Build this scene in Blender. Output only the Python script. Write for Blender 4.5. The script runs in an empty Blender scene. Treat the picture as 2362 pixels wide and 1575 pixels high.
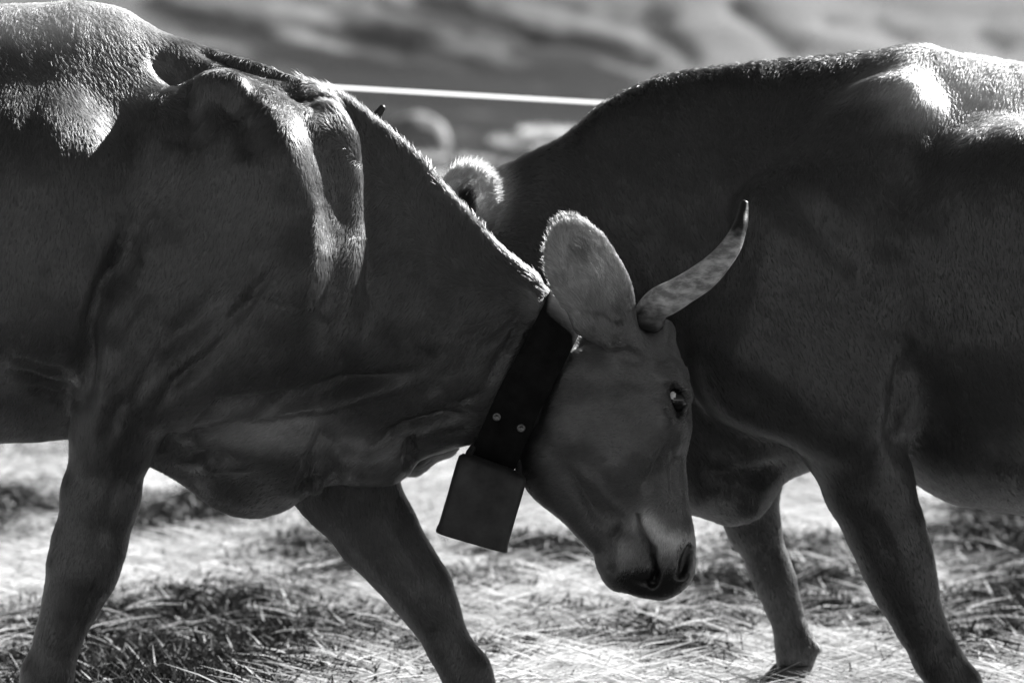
import bpy, math
import numpy as np
from mathutils import Vector, Matrix

rng = np.random.default_rng(7)
scene = bpy.context.scene
R = math.radians

# ------------------------------------------------------------------ camera
CAM_Y, CAM_Z = -7.0, 1.2
PITCH = math.atan(623.0 / 8960.0)
FPX = 8960.0                      # focal length in pixels of the 2362 px wide photograph
cam_data = bpy.data.cameras.new('camera')
cam_data.sensor_width = 36.0
cam_data.lens = 36.0 * FPX / 2362.0
cam_data.clip_start = 0.1
cam_data.clip_end = 3000.0
cam_data.dof.use_dof = True
cam_data.dof.focus_distance = 6.92
cam_data.dof.aperture_fstop = 4.0
cam = bpy.data.objects.new('camera', cam_data)
scene.collection.objects.link(cam)
cam.location = (0.0, CAM_Y, CAM_Z)
cam.rotation_euler = (math.pi / 2 - PITCH, 0.0, 0.0)
scene.camera = cam

# ------------------------------------------------------------------ light
SUN_ELEV = R(34.0)
SUN_AZ = R(48.5)                  # to the right of straight behind the animals
SUN_DIR = Vector((math.cos(SUN_ELEV) * math.sin(SUN_AZ),
                  math.cos(SUN_ELEV) * math.cos(SUN_AZ), math.sin(SUN_ELEV)))
world = bpy.data.worlds.new('World')
scene.world = world
world.use_nodes = True
wn, wl = world.node_tree.nodes, world.node_tree.links
wn.clear()
sky = wn.new('ShaderNodeTexSky')
sky.sky_type = 'NISHITA'
sky.sun_disc = False
sky.sun_elevation = SUN_ELEV
sky.sun_rotation = SUN_AZ
sky.altitude = 2200.0              # high alpine pasture: deep clear sky
sky.air_density = 0.7
sky.dust_density = 0.3
bw = wn.new('ShaderNodeRGBToBW')
bg = wn.new('ShaderNodeBackground')
bg.inputs['Strength'].default_value = 0.05
wo = wn.new('ShaderNodeOutputWorld')
wl.new(sky.outputs['Color'], bw.inputs['Color'])
wl.new(bw.outputs['Val'], bg.inputs['Color'])
wl.new(bg.outputs['Background'], wo.inputs['Surface'])

sun_data = bpy.data.lights.new('sun', 'SUN')
sun_data.energy = 5.0
sun_data.angle = R(0.5)
sun_data.color = (1.0, 1.0, 1.0)
sun = bpy.data.objects.new('sun', sun_data)
scene.collection.objects.link(sun)
sun.rotation_euler = SUN_DIR.to_track_quat('Z', 'Y').to_euler()

scene.view_settings.view_transform = 'Standard'
scene.view_settings.look = 'None'
scene.view_settings.gamma = 1.0
scene.view_settings.exposure = 1.85
scene.render.engine = 'CYCLES'
scene.cycles.use_denoising = True
scene.cycles.max_bounces = 6
scene.cycles.transparent_max_bounces = 8
scene.cycles.sample_clamp_indirect = 1.0
scene.cycles_curves.shape = 'RIBBONS'
scene.cycles_curves.subdivisions = 2


# ------------------------------------------------------------------ helpers
cp, sp = math.cos(PITCH), math.sin(PITCH)


def W(px, py, y):
    """Point of the place seen at photograph pixel (px, py) that stands at depth y."""
    u = (px - 1181.0) / FPX
    v = (py - 787.5) / FPX
    dy = cp - v * sp
    dz = -sp - v * cp
    s = (y - CAM_Y) / dy
    return np.array([u * s, y, CAM_Z + dz * s])


def px_m(y):
    return (y - CAM_Y) / FPX


def project(V):
    """World points -> photograph pixels (used for laying out muscles and coat)."""
    q = V - np.array([0.0, CAM_Y, CAM_Z])
    f = q[:, 1] * cp - q[:, 2] * sp
    dn = -q[:, 2] * cp - q[:, 1] * sp
    return 1181.0 + q[:, 0] / f * FPX, 787.5 + dn / f * FPX


def new_mat(name):
    m = bpy.data.materials.new(name)
    m.use_nodes = True
    n, l = m.node_tree.nodes, m.node_tree.links
    n.clear()
    out = n.new('ShaderNodeOutputMaterial')
    return m, n, l, out


def link(o, parent=None):
    scene.collection.objects.link(o)
    if parent is not None:
        o.parent = parent
    return o


def mesh_obj(name, verts, faces, mat, parent=None, smooth=True):
    me = bpy.data.meshes.new(name)
    me.from_pydata([tuple(map(float, v)) for v in verts], [], [tuple(map(int, f)) for f in faces])
    me.materials.append(mat)
    if smooth:
        me.polygons.foreach_set('use_smooth', np.ones(len(me.polygons), dtype=bool))
    me.update()
    return link(bpy.data.objects.new(name, me), parent)


def quads_obj(name, V, Q, mat, parent=None, attrs=None, smooth=True):
    """Fast mesh from numpy arrays of vertices and quads."""
    me = bpy.data.meshes.new(name)
    nv, nq = len(V), len(Q)
    me.vertices.add(nv)
    me.vertices.foreach_set('co', np.ascontiguousarray(V, dtype=np.float32).ravel())
    me.loops.add(nq * 4)
    me.loops.foreach_set('vertex_index', np.ascontiguousarray(Q, dtype=np.int32).ravel())
    me.polygons.add(nq)
    me.polygons.foreach_set('loop_start', np.arange(0, nq * 4, 4, dtype=np.int32))
    me.polygons.foreach_set('use_smooth', np.full(nq, smooth, dtype=bool))
    me.update(calc_edges=True)
    for k, a in (attrs or {}).items():
        at = me.attributes.new(k, 'FLOAT', 'POINT')
        at.data.foreach_set('value', np.ascontiguousarray(a, dtype=np.float32))
    me.materials.append(mat)
    return link(bpy.data.objects.new(name, me), parent)


def tag(o, label=None, cat=None, group=None, kind=None):
    if label:
        o['label'] = label
    if cat:
        o['category'] = cat
    if group:
        o['group'] = group
    if kind:
        o['kind'] = kind
    return o


def value_noise(P, seed=0):
    """Cheap smooth 2-D/3-D value noise in -1..1."""
    P = np.asarray(P, dtype=np.float64)
    i = np.floor(P).astype(np.int64)
    f = P - i
    f = f * f * (3 - 2 * f)
    D = P.shape[1]
    out = np.zeros(len(P))
    pr = (73856093, 19349663, 83492791)
    for c in range(2 ** D):
        h = np.full(len(P), seed * 2654435761 % (1 << 31), dtype=np.int64)
        w = np.ones(len(P))
        for d in range(D):
            b = (c >> d) & 1
            h = h ^ ((i[:, d] + b) * pr[d])
            w = w * (f[:, d] if b else 1 - f[:, d])
        h = (h ^ (h >> 13)) * 1274126177 & 0x7fffffff
        h = (h ^ (h >> 15)) * 2246822519 & 0x7fffffff
        out += w * ((h & 0xffff) / 32767.5 - 1.0)
    return out


def fbm(P, seed=0, octv=4):
    s, a, t = 0.0, 1.0, 0.0
    P = np.asarray(P, dtype=np.float64)
    for o in range(octv):
        s = s + a * value_noise(P * (2.0 ** o) + 17.3 * o, seed + o)
        t += a
        a *= 0.5
    return s / t


# ------------------------------------------------------------------ implicit modelling of the animals
class Field:
    def __init__(self):
        self.ops = []

    def add(self, fn, k, lo, hi, sub=False):
        self.ops.append((fn, k, np.asarray(lo) - k - 0.05, np.asarray(hi) + k + 0.05, sub))

    def cap(self, p0, p1, a0, a1, b0, b1, k=0.03, w=(0, 1, 0), sub=False):
        """Tapered limb with an elliptical section: radius a in the side plane, b along w."""
        p0, p1, w = np.asarray(p0, float), np.asarray(p1, float), np.asarray(w, float)
        w = w / np.linalg.norm(w)
        ax = p1 - p0
        L2 = max(ax @ ax, 1e-9)

        def fn(P):
            q = P - p0
            t = np.clip(q @ ax / L2, 0, 1)
            q = q - t[:, None] * ax
            qw = q @ w
            qr2 = np.maximum((q * q).sum(1) - qw * qw, 0)
            a = a0 + (a1 - a0) * t
            b = b0 + (b1 - b0) * t
            k0 = np.sqrt(qr2 / (a * a) + qw * qw / (b * b))
            k1 = np.sqrt(qr2 / a ** 4 + qw * qw / b ** 4) + 1e-6
            return k0 * (k0 - 1.0) / k1
        m = max(a0, a1, b0, b1)
        self.add(fn, k, np.minimum(p0, p1) - m, np.maximum(p0, p1) + m, sub)

    def ell(self, c, axes, r, k=0.03, sub=False):
        """Ellipsoid with given axes (rows) and radii."""
        c, A, r = np.asarray(c, float), np.asarray(axes, float), np.asarray(r, float)
        A = A / np.linalg.norm(A, axis=1)[:, None]

        def fn(P):
            q = (P - c) @ A.T
            k0 = np.sqrt(((q / r) ** 2).sum(1))
            k1 = np.sqrt(((q / r ** 2) ** 2).sum(1)) + 1e-6
            return k0 * (k0 - 1.0) / k1
        m = max(r)
        self.add(fn, k, c - m, c + m, sub)

    def loft(self, xs, top, bot, yc, w, wt, wb, nn, ll, k=0.03):
        """Trunk along x: top line, bottom line and half widths at stations."""
        xs = np.asarray(xs, float)
        o = np.argsort(xs)
        xs = xs[o]
        T, B, Y, Wm, Wt, Wb, Nn, Ln = [np.asarray(v, float)[o] for v in (top, bot, yc, w, wt, wb, nn, ll)]
        fine = np.linspace(xs[0], xs[-1], 400)
        ker = np.ones(9) / 9

        def sm(v):
            f = np.interp(fine, xs, v)
            g = np.convolve(np.pad(f, 4, mode='edge'), ker, mode='valid')
            return g
        T, B, Y, Wm, Wt, Wb, Nn, Ln = [sm(v) for v in (T, B, Y, Wm, Wt, Wb, Nn, Ln)]

        def fn(P):
            x = np.clip(P[:, 0], xs[0], xs[-1])
            it = lambda v: np.interp(x, fine, v)
            t_, b_ = it(T), it(B)
            zc, h = (t_ + b_) / 2, np.maximum((t_ - b_) / 2, 0.01)
            t = (P[:, 2] - zc) / h
            tc = np.clip(t, -1, 1)
            m = np.where(tc > 0, 1 + (it(Wt) - 1) * tc ** 1.3, 1 + (it(Wb) - 1) * np.abs(tc) ** 1.3)
            wx = it(Wm) * m
            yy = (P[:, 1] - it(Y) + it(Ln) * np.maximum(tc, 0) ** 1.5) / wx
            at = np.abs(t)
            n = it(Nn)
            f = yy * yy + at ** n - 1
            g = np.sqrt((2 * yy / wx) ** 2 + (n * at ** (n - 1) / h) ** 2) + 0.6
            d = f / g
            ex = np.maximum(np.maximum(xs[0] - P[:, 0], P[:, 0] - xs[-1]), 0)
            return np.where(ex > 0, np.sqrt(np.maximum(d, 0) ** 2 + ex ** 2), np.clip(d, -0.3, 2.0))
        m = max(Wm) + 0.02
        self.add(fn, k, (xs[0], min(Y) - m, min(B) - 0.02), (xs[-1], max(Y) + m, max(T) + 0.02))

    def __call__(self, P):
        D = np.full(len(P), 0.35)
        for fn, k, lo, hi, sub in self.ops:
            idx = np.nonzero(((P > lo) & (P < hi)).all(1))[0]
            if len(idx) == 0:
                continue
            d = fn(P[idx])
            a = D[idx]
            if sub:
                d = -d
                h = np.maximum(k - np.abs(a - d), 0) / k
                D[idx] = np.maximum(a, d) + h * h * k / 4
            else:
                h = np.maximum(k - np.abs(a - d), 0) / k
                D[idx] = np.minimum(a, d) - h * h * k / 4
        return D


def surface_nets(field, lo, hi, h):
    """Skin an implicit body: quads with one vertex per crossing cell."""
    B = 6
    lo = np.asarray(lo, float)
    nb = np.ceil((np.asarray(hi) - lo) / (h * B)).astype(int)
    n = nb * B
    # coarse pass
    cx = [lo[d] + (np.arange(nb[d]) + 0.5 - 0.5 / B) * h * B for d in range(3)]
    G = np.stack(np.meshgrid(*cx, indexing='ij'), -1).reshape(-1, 3)
    C = field(G).reshape(nb)
    act = np.abs(C) < h * B * 2.3
    F = np.repeat(np.repeat(np.repeat(np.where(C < 0, -1.0, 1.0).astype(np.float32), B, 0), B, 1), B, 2)
    M = np.repeat(np.repeat(np.repeat(act, B, 0), B, 1), B, 2)
    I = np.argwhere(M)
    vals = np.empty(len(I), np.float32)
    for s in range(0, len(I), 600000):
        vals[s:s + 600000] = field(lo + I[s:s + 600000] * h)
    F[M] = vals
    S = F < 0
    n = F.shape
    # cells with mixed corners
    cnt = np.zeros([d - 1 for d in n], np.int8)
    for a in (0, 1):
        for b in (0, 1):
            for c in (0, 1):
                cnt += S[a:n[0] - 1 + a, b:n[1] - 1 + b, c:n[2] - 1 + c]
    cell = np.argwhere((cnt > 0) & (cnt < 8))
    ids = np.full(cnt.shape, -1, np.int32)
    ids[cell[:, 0], cell[:, 1], cell[:, 2]] = np.arange(len(cell))
    acc = np.zeros((len(cell), 3))
    num = np.zeros(len(cell))
    cor = [(a, b, c) for a in (0, 1) for b in (0, 1) for c in (0, 1)]
    for p in cor:
        for d in range(3):
            if p[d]:
                continue
            q = list(p)
            q[d] = 1
            f0 = F[cell[:, 0] + p[0], cell[:, 1] + p[1], cell[:, 2] + p[2]]
            f1 = F[cell[:, 0] + q[0], cell[:, 1] + q[1], cell[:, 2] + q[2]]
            m = (f0 < 0) != (f1 < 0)
            t = np.where(m, f0 / np.where(m, f0 - f1, 1), 0)
            v = np.tile(np.array(p, float), (len(cell), 1))
            v[:, d] += t
            acc += v * m[:, None]
            num += m
    V = lo + (cell + acc / num[:, None]) * h
    quads = []
    for d in range(3):
        e1, e2 = [(1, 2), (2, 0), (0, 1)][d]
        sl0 = [slice(1, n[k] - 1) for k in range(3)]
        sl1 = list(sl0)
        sl0[d] = slice(0, n[d] - 1)
        sl1[d] = slice(1, n[d])
        s0, s1 = S[tuple(sl0)], S[tuple(sl1)]
        for flip in (False, True):
            E = np.argwhere((s0 & ~s1) if not flip else (~s0 & s1))
            if len(E) == 0:
                continue
            base = E.copy()
            for k in range(3):
                if k != d:
                    base[:, k] += 1
            def cid(o1, o2):
                c = base.copy()
                c[:, e1] -= o1
                c[:, e2] -= o2
                return ids[c[:, 0], c[:, 1], c[:, 2]]
            q = np.stack([cid(1, 1), cid(0, 1), cid(0, 0), cid(1, 0)], 1)
            quads.append(q[:, ::-1] if flip else q)
    Q = np.concatenate(quads)
    Q = Q[(Q >= 0).all(1)]
    return V, Q


def vert_normals(V, Q):
    fn = np.cross(V[Q[:, 2]] - V[Q[:, 0]], V[Q[:, 3]] - V[Q[:, 1]])
    N = np.zeros_like(V)
    for c in range(4):
        for d in range(3):
            N[:, d] += np.bincount(Q[:, c], fn[:, d], len(V))
    return N / (np.linalg.norm(N, axis=1)[:, None] + 1e-12)


def relax(V, Q, it=2, lam=0.5):
    for _ in range(it):
        acc = np.zeros_like(V)
        cnt = np.zeros(len(V))
        for a, b in ((0, 1), (1, 2), (2, 3), (3, 0)):
            for s, t in ((a, b), (b, a)):
                cnt += np.bincount(Q[:, s], minlength=len(V))
                for d in range(3):
                    acc[:, d] += np.bincount(Q[:, s], V[Q[:, t], d], len(V))
        V = V + lam * (acc / np.maximum(cnt, 1)[:, None] - V)
    return V


def poly_dist(px, py, pts):
    """Distance to a polyline and position along it (0..1)."""
    pts = np.asarray(pts, float)
    best = np.full(len(px), 1e9)
    par = np.zeros(len(px))
    seg = np.linalg.norm(np.diff(pts, axis=0), axis=1)
    cum = np.concatenate([[0], np.cumsum(seg)])
    side = np.zeros(len(px))
    for i in range(len(pts) - 1):
        d = pts[i + 1] - pts[i]
        t = np.clip(((px - pts[i, 0]) * d[0] + (py - pts[i, 1]) * d[1]) / (d @ d), 0, 1)
        ex, ey = px - pts[i, 0] - t * d[0], py - pts[i, 1] - t * d[1]
        r = np.hypot(ex, ey)
        m = r < best
        best = np.where(m, r, best)
        par = np.where(m, (cum[i] + t * seg[i]) / cum[-1], par)
        side = np.where(m, np.sign(d[0] * ey - d[1] * ex), side)
    return best, par, side


def sculpt(V, Q, strokes, near=True):
    """Press muscles, veins and skin folds into the flank that faces the viewer."""
    N = vert_normals(V, Q)
    px, py = project(V)
    face = np.clip(-N[:, 1] * 1.6 + 0.35, 0, 1)
    disp = np.zeros(len(V))
    for pts, width, height in strokes:
        P = np.asarray(pts, float)
        wl, wr = width if isinstance(width, tuple) else (width, width)
        lo, hi = P.min(0) - 3 * max(wl, wr), P.max(0) + 3 * max(wl, wr)
        m = (px > lo[0]) & (px < hi[0]) & (py > lo[1]) & (py < hi[1]) & (face > 0)
        r, t, s = poly_dist(px[m], py[m], P)
        taper = np.clip(np.minimum(t, 1 - t) * 3.2, 0, 1)
        disp[m] += height * np.exp(-(r / np.where(s > 0, wl, wr)) ** 2) * (0.06 + 0.94 * taper * taper * (3 - 2 * taper))
    return V + N * (disp * face)[:, None]


def grow_fur(name, V, Q, parent, mat, count, dens, length, shade, dirs, lift, thick, clump=0.5, seed=1, thin=None):
    """Short coat: one curve object of lying hairs."""
    r = np.random.default_rng(seed)
    N = vert_normals(V, Q)
    T = np.concatenate([Q[:, [0, 1, 2]], Q[:, [0, 2, 3]]])
    ar = 0.5 * np.linalg.norm(np.cross(V[T[:, 1]] - V[T[:, 0]], V[T[:, 2]] - V[T[:, 0]]), axis=1)
    wgt = ar * dens[T].mean(1)
    cum = np.cumsum(wgt)
    pick = np.searchsorted(cum, r.random(count) * cum[-1])
    pick = np.minimum(pick, len(T) - 1)
    u, v = r.random(count), r.random(count)
    fl = u + v > 1
    u[fl], v[fl] = 1 - u[fl], 1 - v[fl]
    tri = T[pick]
    bary = np.stack([1 - u - v, u, v], 1)
    mix = lambda A: (A[tri] * bary[..., None]).sum(1) if A.ndim == 2 else (A[tri] * bary).sum(1)
    P, n = mix(V), mix(N)
    n /= np.linalg.norm(n, axis=1)[:, None] + 1e-9
    D = mix(dirs)
    # tufts: neighbouring hairs lean together
    jx = np.stack([value_noise(P * 70 + 11 * k, 40 + k) for k in range(3)], 1)
    jl = np.stack([value_noise(P * 24 + 5 * k, 50 + k) for k in range(3)], 1)
    D = D + clump * (0.45 * jx + 0.5 * jl) + r.normal(0, 0.16, (count, 3))
    D -= n * (D * n).sum(1)[:, None]
    D /= np.linalg.norm(D, axis=1)[:, None] + 1e-9
    L = mix(length) * r.uniform(0.65, 1.25, count)
    lf = mix(lift) * r.uniform(0.6, 1.5, count)
    K = 4
    pts = np.zeros((count, K, 3), np.float32)
    for k in range(K):
        s = k / (K - 1)
        up = lf * (s - 0.45 * s * s)
        pts[:, k] = P + (D * s + n * up[:, None]) * L[:, None] - n * 0.0002
    hc = bpy.data.hair_curves.new(name)
    hc.add_curves([K] * count)
    hc.attributes['position'].data.foreach_set('vector', pts.ravel())
    rad = hc.attributes.get('radius') or hc.attributes.new('radius', 'FLOAT', 'POINT')
    prof = np.array([1.0, 0.9, 0.65, 0.12], np.float32)
    tk = (mix(thick) if isinstance(thick, np.ndarray) else thick) * r.uniform(0.7, 1.3, count)
    rad.data.foreach_set('value', (prof[None] * tk[:, None]).astype(np.float32).ravel())
    at = hc.attributes.new('shade', 'FLOAT', 'CURVE')
    sh = mix(shade) * np.clip(1 + r.normal(0, 0.14, count) + 0.18 * value_noise(P * 35, 77), 0.35, 2.0)
    at.data.foreach_set('value', sh.astype(np.float32))
    ta = hc.attributes.new('thin', 'FLOAT', 'CURVE')
    ta.data.foreach_set('value', mix(thin).astype(np.float32))
    lie = hc.attributes.new('lie', 'FLOAT_VECTOR', 'CURVE')
    ln_ = n + 0.13 * jx + 0.12 * jl + r.normal(0, 0.07, (count, 3))
    ln_ /= np.linalg.norm(ln_, axis=1)[:, None]
    lie.data.foreach_set('vector', ln_.astype(np.float32).ravel())
    hc.materials.append(mat)
    o = bpy.data.objects.new(name, hc)
    o['kind'] = 'stuff'
    return link(o, parent)


def dir_field(V, ctrl):
    """Lie of the coat from a few control directions (pixels right, pixels down, towards the viewer)."""
    px, py = project(V)
    acc = np.zeros((len(V), 3))
    for cx, cy, dx, dy in ctrl:
        w = 1.0 / (((px - cx) ** 2 + (py - cy) ** 2) + 40.0 ** 2) ** 1.5
        acc += w[:, None] * np.array([dx, 0.0, -dy])
    return acc / (np.linalg.norm(acc, axis=1)[:, None] + 1e-12)


def blob(px, py, cx, cy, rx, ry=None, hard=2.0):
    ry = ry or rx
    return np.exp(-(((px - cx) / rx) ** 2 + ((py - cy) / ry) ** 2) ** (hard / 2))


# ------------------------------------------------------------------ materials of the animals
def fur_material():
    m, n, l, out = new_mat('cattle coat')
    h = n.new('ShaderNodeBsdfHairPrincipled')
    h.model = 'CHIANG'
    h.parametrization = 'COLOR'
    h.inputs['Roughness'].default_value = 0.34
    h.inputs['Radial Roughness'].default_value = 0.5
    h.inputs['Coat'].default_value = 0.0
    h.inputs['Random Roughness'].default_value = 0.3
    a = n.new('ShaderNodeAttribute')
    a.attribute_name = 'shade'
    l.new(a.outputs['Fac'], h.inputs['Color'])
    d = n.new('ShaderNodeBsdfPrincipled')       # dense glossy under-coat follows the body's form
    d.inputs['Roughness'].default_value = 0.34
    d.inputs['Specular IOR Level'].default_value = 0.7
    d.inputs['Coat Weight'].default_value = 0.45
    d.inputs['Coat Roughness'].default_value = 0.28
    l.new(a.outputs['Fac'], d.inputs['Base Color'])
    nv = n.new('ShaderNodeAttribute')
    nv.attribute_name = 'lie'
    l.new(nv.outputs['Vector'], d.inputs['Normal'])
    mx = n.new('ShaderNodeMixShader')
    mx.inputs[0].default_value = 0.32
    l.new(d.outputs[0], mx.inputs[1])
    l.new(h.outputs['BSDF'], mx.inputs[2])
    tr = n.new('ShaderNodeBsdfTranslucent')     # pale hair lets the light through
    l.new(a.outputs['Fac'], tr.inputs['Color'])
    l.new(nv.outputs['Vector'], tr.inputs['Normal'])
    mr = n.new('ShaderNodeAttribute')
    mr.attribute_name = 'thin'
    m2 = n.new('ShaderNodeMixShader')
    l.new(mr.outputs['Fac'], m2.inputs[0])
    l.new(mx.outputs[0], m2.inputs[1])
    l.new(tr.outputs[0], m2.inputs[2])
    l.new(m2.outputs[0], out.inputs['Surface'])
    return m


def hide_material():
    m, n, l, out = new_mat('cattle hide')
    b = n.new('ShaderNodeBsdfPrincipled')
    a = n.new('ShaderNodeAttribute')
    a.attribute_name = 'hide'
    g = n.new('ShaderNodeAttribute')
    g.attribute_name = 'moist'
    tc = n.new('ShaderNodeTexCoord')
    vor = n.new('ShaderNodeTexVoronoi')
    vor.inputs['Scale'].default_value = 230.0
    l.new(tc.outputs['Object'], vor.inputs['Vector'])
    bump = n.new('ShaderNodeBump')
    bump.inputs['Strength'].default_value = 0.25
    bump.inputs['Distance'].default_value = 0.0015
    l.new(vor.outputs['Distance'], bump.inputs['Height'])
    l.new(bump.outputs['Normal'], b.inputs['Normal'])
    mr = n.new('ShaderNodeMapRange')
    mr.inputs['To Min'].default_value = 0.6
    mr.inputs['To Max'].default_value = 0.34
    l.new(g.outputs['Fac'], mr.inputs['Value'])
    l.new(mr.outputs['Result'], b.inputs['Roughness'])
    l.new(a.outputs['Fac'], b.inputs['Base Color'])
    b.inputs['Specular IOR Level'].default_value = 0.5
    th = n.new('ShaderNodeAttribute')
    th.attribute_name = 'thin'
    tr = n.new('ShaderNodeBsdfTranslucent')
    l.new(a.outputs['Fac'], tr.inputs['Color'])
    ms = n.new('ShaderNodeMixShader')
    l.new(th.outputs['Fac'], ms.inputs[0])
    l.new(b.outputs['BSDF'], ms.inputs[1])
    l.new(tr.outputs[0], ms.inputs[2])
    l.new(ms.outputs[0], out.inputs['Surface'])
    return m


def horn_material():
    m, n, l, out = new_mat('horn')
    b = n.new('ShaderNodeBsdfPrincipled')
    a = n.new('ShaderNodeAttribute')
    a.attribute_name = 'along'
    tc = n.new('ShaderNodeTexCoord')
    nz = n.new('ShaderNodeTexNoise')
    nz.inputs['Scale'].default_value = 55.0
    nz.inputs['Detail'].default_value = 6.0
    l.new(tc.outputs['Object'], nz.inputs['Vector'])
    ad = n.new('ShaderNodeMath')
    ad.operation = 'MULTIPLY_ADD'
    l.new(nz.outputs['Fac'], ad.inputs[0])
    ad.inputs[1].default_value = 0.16
    l.new(a.outputs['Fac'], ad.inputs[2])
    cr = n.new('ShaderNodeValToRGB')
    e = cr.color_ramp.elements
    e[0].position, e[0].color = 0.10, (0.05, 0.05, 0.05, 1)
    e[1].position, e[1].color = 1.0, (0.008, 0.008, 0.008, 1)
    for p, c in ((0.2, 0.2), (0.34, 0.62), (0.66, 0.5), (0.73, 0.25), (0.77, 0.012)):
        x = e.new(p)
        x.color = (c, c, c, 1)
    l.new(ad.outputs[0], cr.inputs['Fac'])
    mx = n.new('ShaderNodeMix')
    mx.data_type = 'RGBA'
    mx.blend_type = 'MULTIPLY'
    mx.inputs['Factor'].default_value = 0.8
    nz2 = n.new('ShaderNodeTexNoise')
    nz2.inputs['Scale'].default_value = 24.0
    nz2.inputs['Detail'].default_value = 8.0
    nz2.inputs['Roughness'].default_value = 0.7
    mp = n.new('ShaderNodeMapping')
    mp.inputs['Scale'].default_value = (1.0, 1.0, 2.6)
    mp.inputs['Rotation'].default_value = (0, R(40), 0)
    l.new(tc.outputs['Object'], mp.inputs['Vector'])
    l.new(mp.outputs['Vector'], nz2.inputs['Vector'])
    r2 = n.new('ShaderNodeValToRGB')
    r2.color_ramp.elements[0].position, r2.color_ramp.elements[0].color = 0.42, (0.14, 0.14, 0.14, 1)
    r2.color_ramp.elements[1].position, r2.color_ramp.elements[1].color = 0.62, (1, 1, 1, 1)
    l.new(nz2.outputs['Fac'], r2.inputs['Fac'])
    l.new(cr.outputs['Color'], mx.inputs['A'])
    l.new(r2.outputs['Color'], mx.inputs['B'])
    l.new(mx.outputs['Result'], b.inputs['Base Color'])
    b.inputs['Roughness'].default_value = 0.42
    bump = n.new('ShaderNodeBump')
    bump.inputs['Strength'].default_value = 0.5
    bump.inputs['Distance'].default_value = 0.003
    l.new(nz2.outputs['Fac'], bump.inputs['Height'])
    l.new(bump.outputs['Normal'], b.inputs['Normal'])
    l.new(b.outputs['BSDF'], out.inputs['Surface'])
    return m


def plain(name, c, rough=0.5, spec=0.5, metal=0.0, noise=0.0, scale=40.0, bump=0.0):
    m, n, l, out = new_mat(name)
    b = n.new('ShaderNodeBsdfPrincipled')
    b.inputs['Base Color'].default_value = (c, c, c, 1)
    b.inputs['Roughness'].default_value = rough
    b.inputs['Specular IOR Level'].default_value = spec
    b.inputs['Metallic'].default_value = metal
    if noise or bump:
        tc = n.new('ShaderNodeTexCoord')
        nz = n.new('ShaderNodeTexNoise')
        nz.inputs['Scale'].default_value = scale
        nz.inputs['Detail'].default_value = 8.0
        nz.inputs['Roughness'].default_value = 0.65
        l.new(tc.outputs['Object'], nz.inputs['Vector'])
        mr = n.new('ShaderNodeMapRange')
        mr.inputs['From Min'].default_value = 0.3
        mr.inputs['From Max'].default_value = 0.7
        mr.inputs['To Min'].default_value = c * (1 - noise)
        mr.inputs['To Max'].default_value = c * (1 + noise)
        l.new(nz.outputs['Fac'], mr.inputs['Value'])
        l.new(mr.outputs['Result'], b.inputs['Base Color'])
        if bump:
            bp = n.new('ShaderNodeBump')
            bp.inputs['Strength'].default_value = bump
            bp.inputs['Distance'].default_value = 0.003
            l.new(nz.outputs['Fac'], bp.inputs['Height'])
            l.new(bp.outputs['Normal'], b.inputs['Normal'])
    l.new(b.outputs['BSDF'], out.inputs['Surface'])
    return m


MAT_FUR, MAT_HIDE, MAT_HORN = fur_material(), hide_material(), horn_material()
MAT_EYE = plain('eye', 0.006, 0.06, 0.6)
MAT_SCLERA = plain('white of the eye', 0.75, 0.12, 0.6, noise=0.15, scale=90)
MAT_HOOF = plain('hoof', 0.03, 0.5, 0.4, noise=0.4, scale=30, bump=0.3)
MAT_LEATHER = plain('strap leather', 0.009, 0.85, 0.08, noise=0.45, scale=35, bump=0.35)
MAT_EDGE = plain('strap edge', 0.006, 0.7, 0.3, noise=0.3, scale=60)
MAT_BELL = plain('dark forged bell', 0.034, 0.55, 0.4, metal=0.35, noise=0.5, scale=22, bump=0.4)
MAT_RIVET = plain('worn rivet', 0.16, 0.45, 0.5, metal=0.7, noise=0.4, scale=160)


def tube(path, radii, seg=20, twist=None, ridges=0.0):
    path = np.asarray(path, float)
    n = len(path)
    V, Q, al = [], [], []
    tan = np.gradient(path, axis=0)
    tan /= np.linalg.norm(tan, axis=1)[:, None]
    ref = np.array([0.0, 1.0, 0.0])
    for i in range(n):
        a = np.cross(tan[i], ref)
        a /= np.linalg.norm(a) + 1e-9
        b = np.cross(tan[i], a)
        for s in range(seg):
            th = 2 * math.pi * s / seg
            V.append(path[i] + radii[i] * (math.cos(th) * a + math.sin(th) * b))
            al.append(i / (n - 1))
    for i in range(n - 1):
        for s in range(seg):
            t = (s + 1) % seg
            Q.append((i * seg + s, i * seg + t, (i + 1) * seg + t, (i + 1) * seg + s))
    V.append(path[0]); al.append(0)
    V.append(path[-1] + tan[-1] * radii[-1] * 0.6); al.append(1)
    return np.array(V), Q, np.array(al), len(V) - 2, len(V) - 1, seg, n


def spline(pts, n):
    """Catmull-Rom through points (rows may hold a radius too)."""
    P = np.asarray(pts, float)
    P = np.concatenate([[2 * P[0] - P[1]], P, [2 * P[-1] - P[-2]]])
    m = len(P) - 3
    out = []
    for t in np.linspace(0, m, n):
        i = min(int(t), m - 1)
        f = t - i
        a, b, c, d = P[i:i + 4]
        out.append(0.5 * (2 * b + (c - a) * f + (2 * a - 5 * b + 4 * c - d) * f * f + (3 * b - a - 3 * c + d) * f ** 3))
    return np.array(out)


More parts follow.
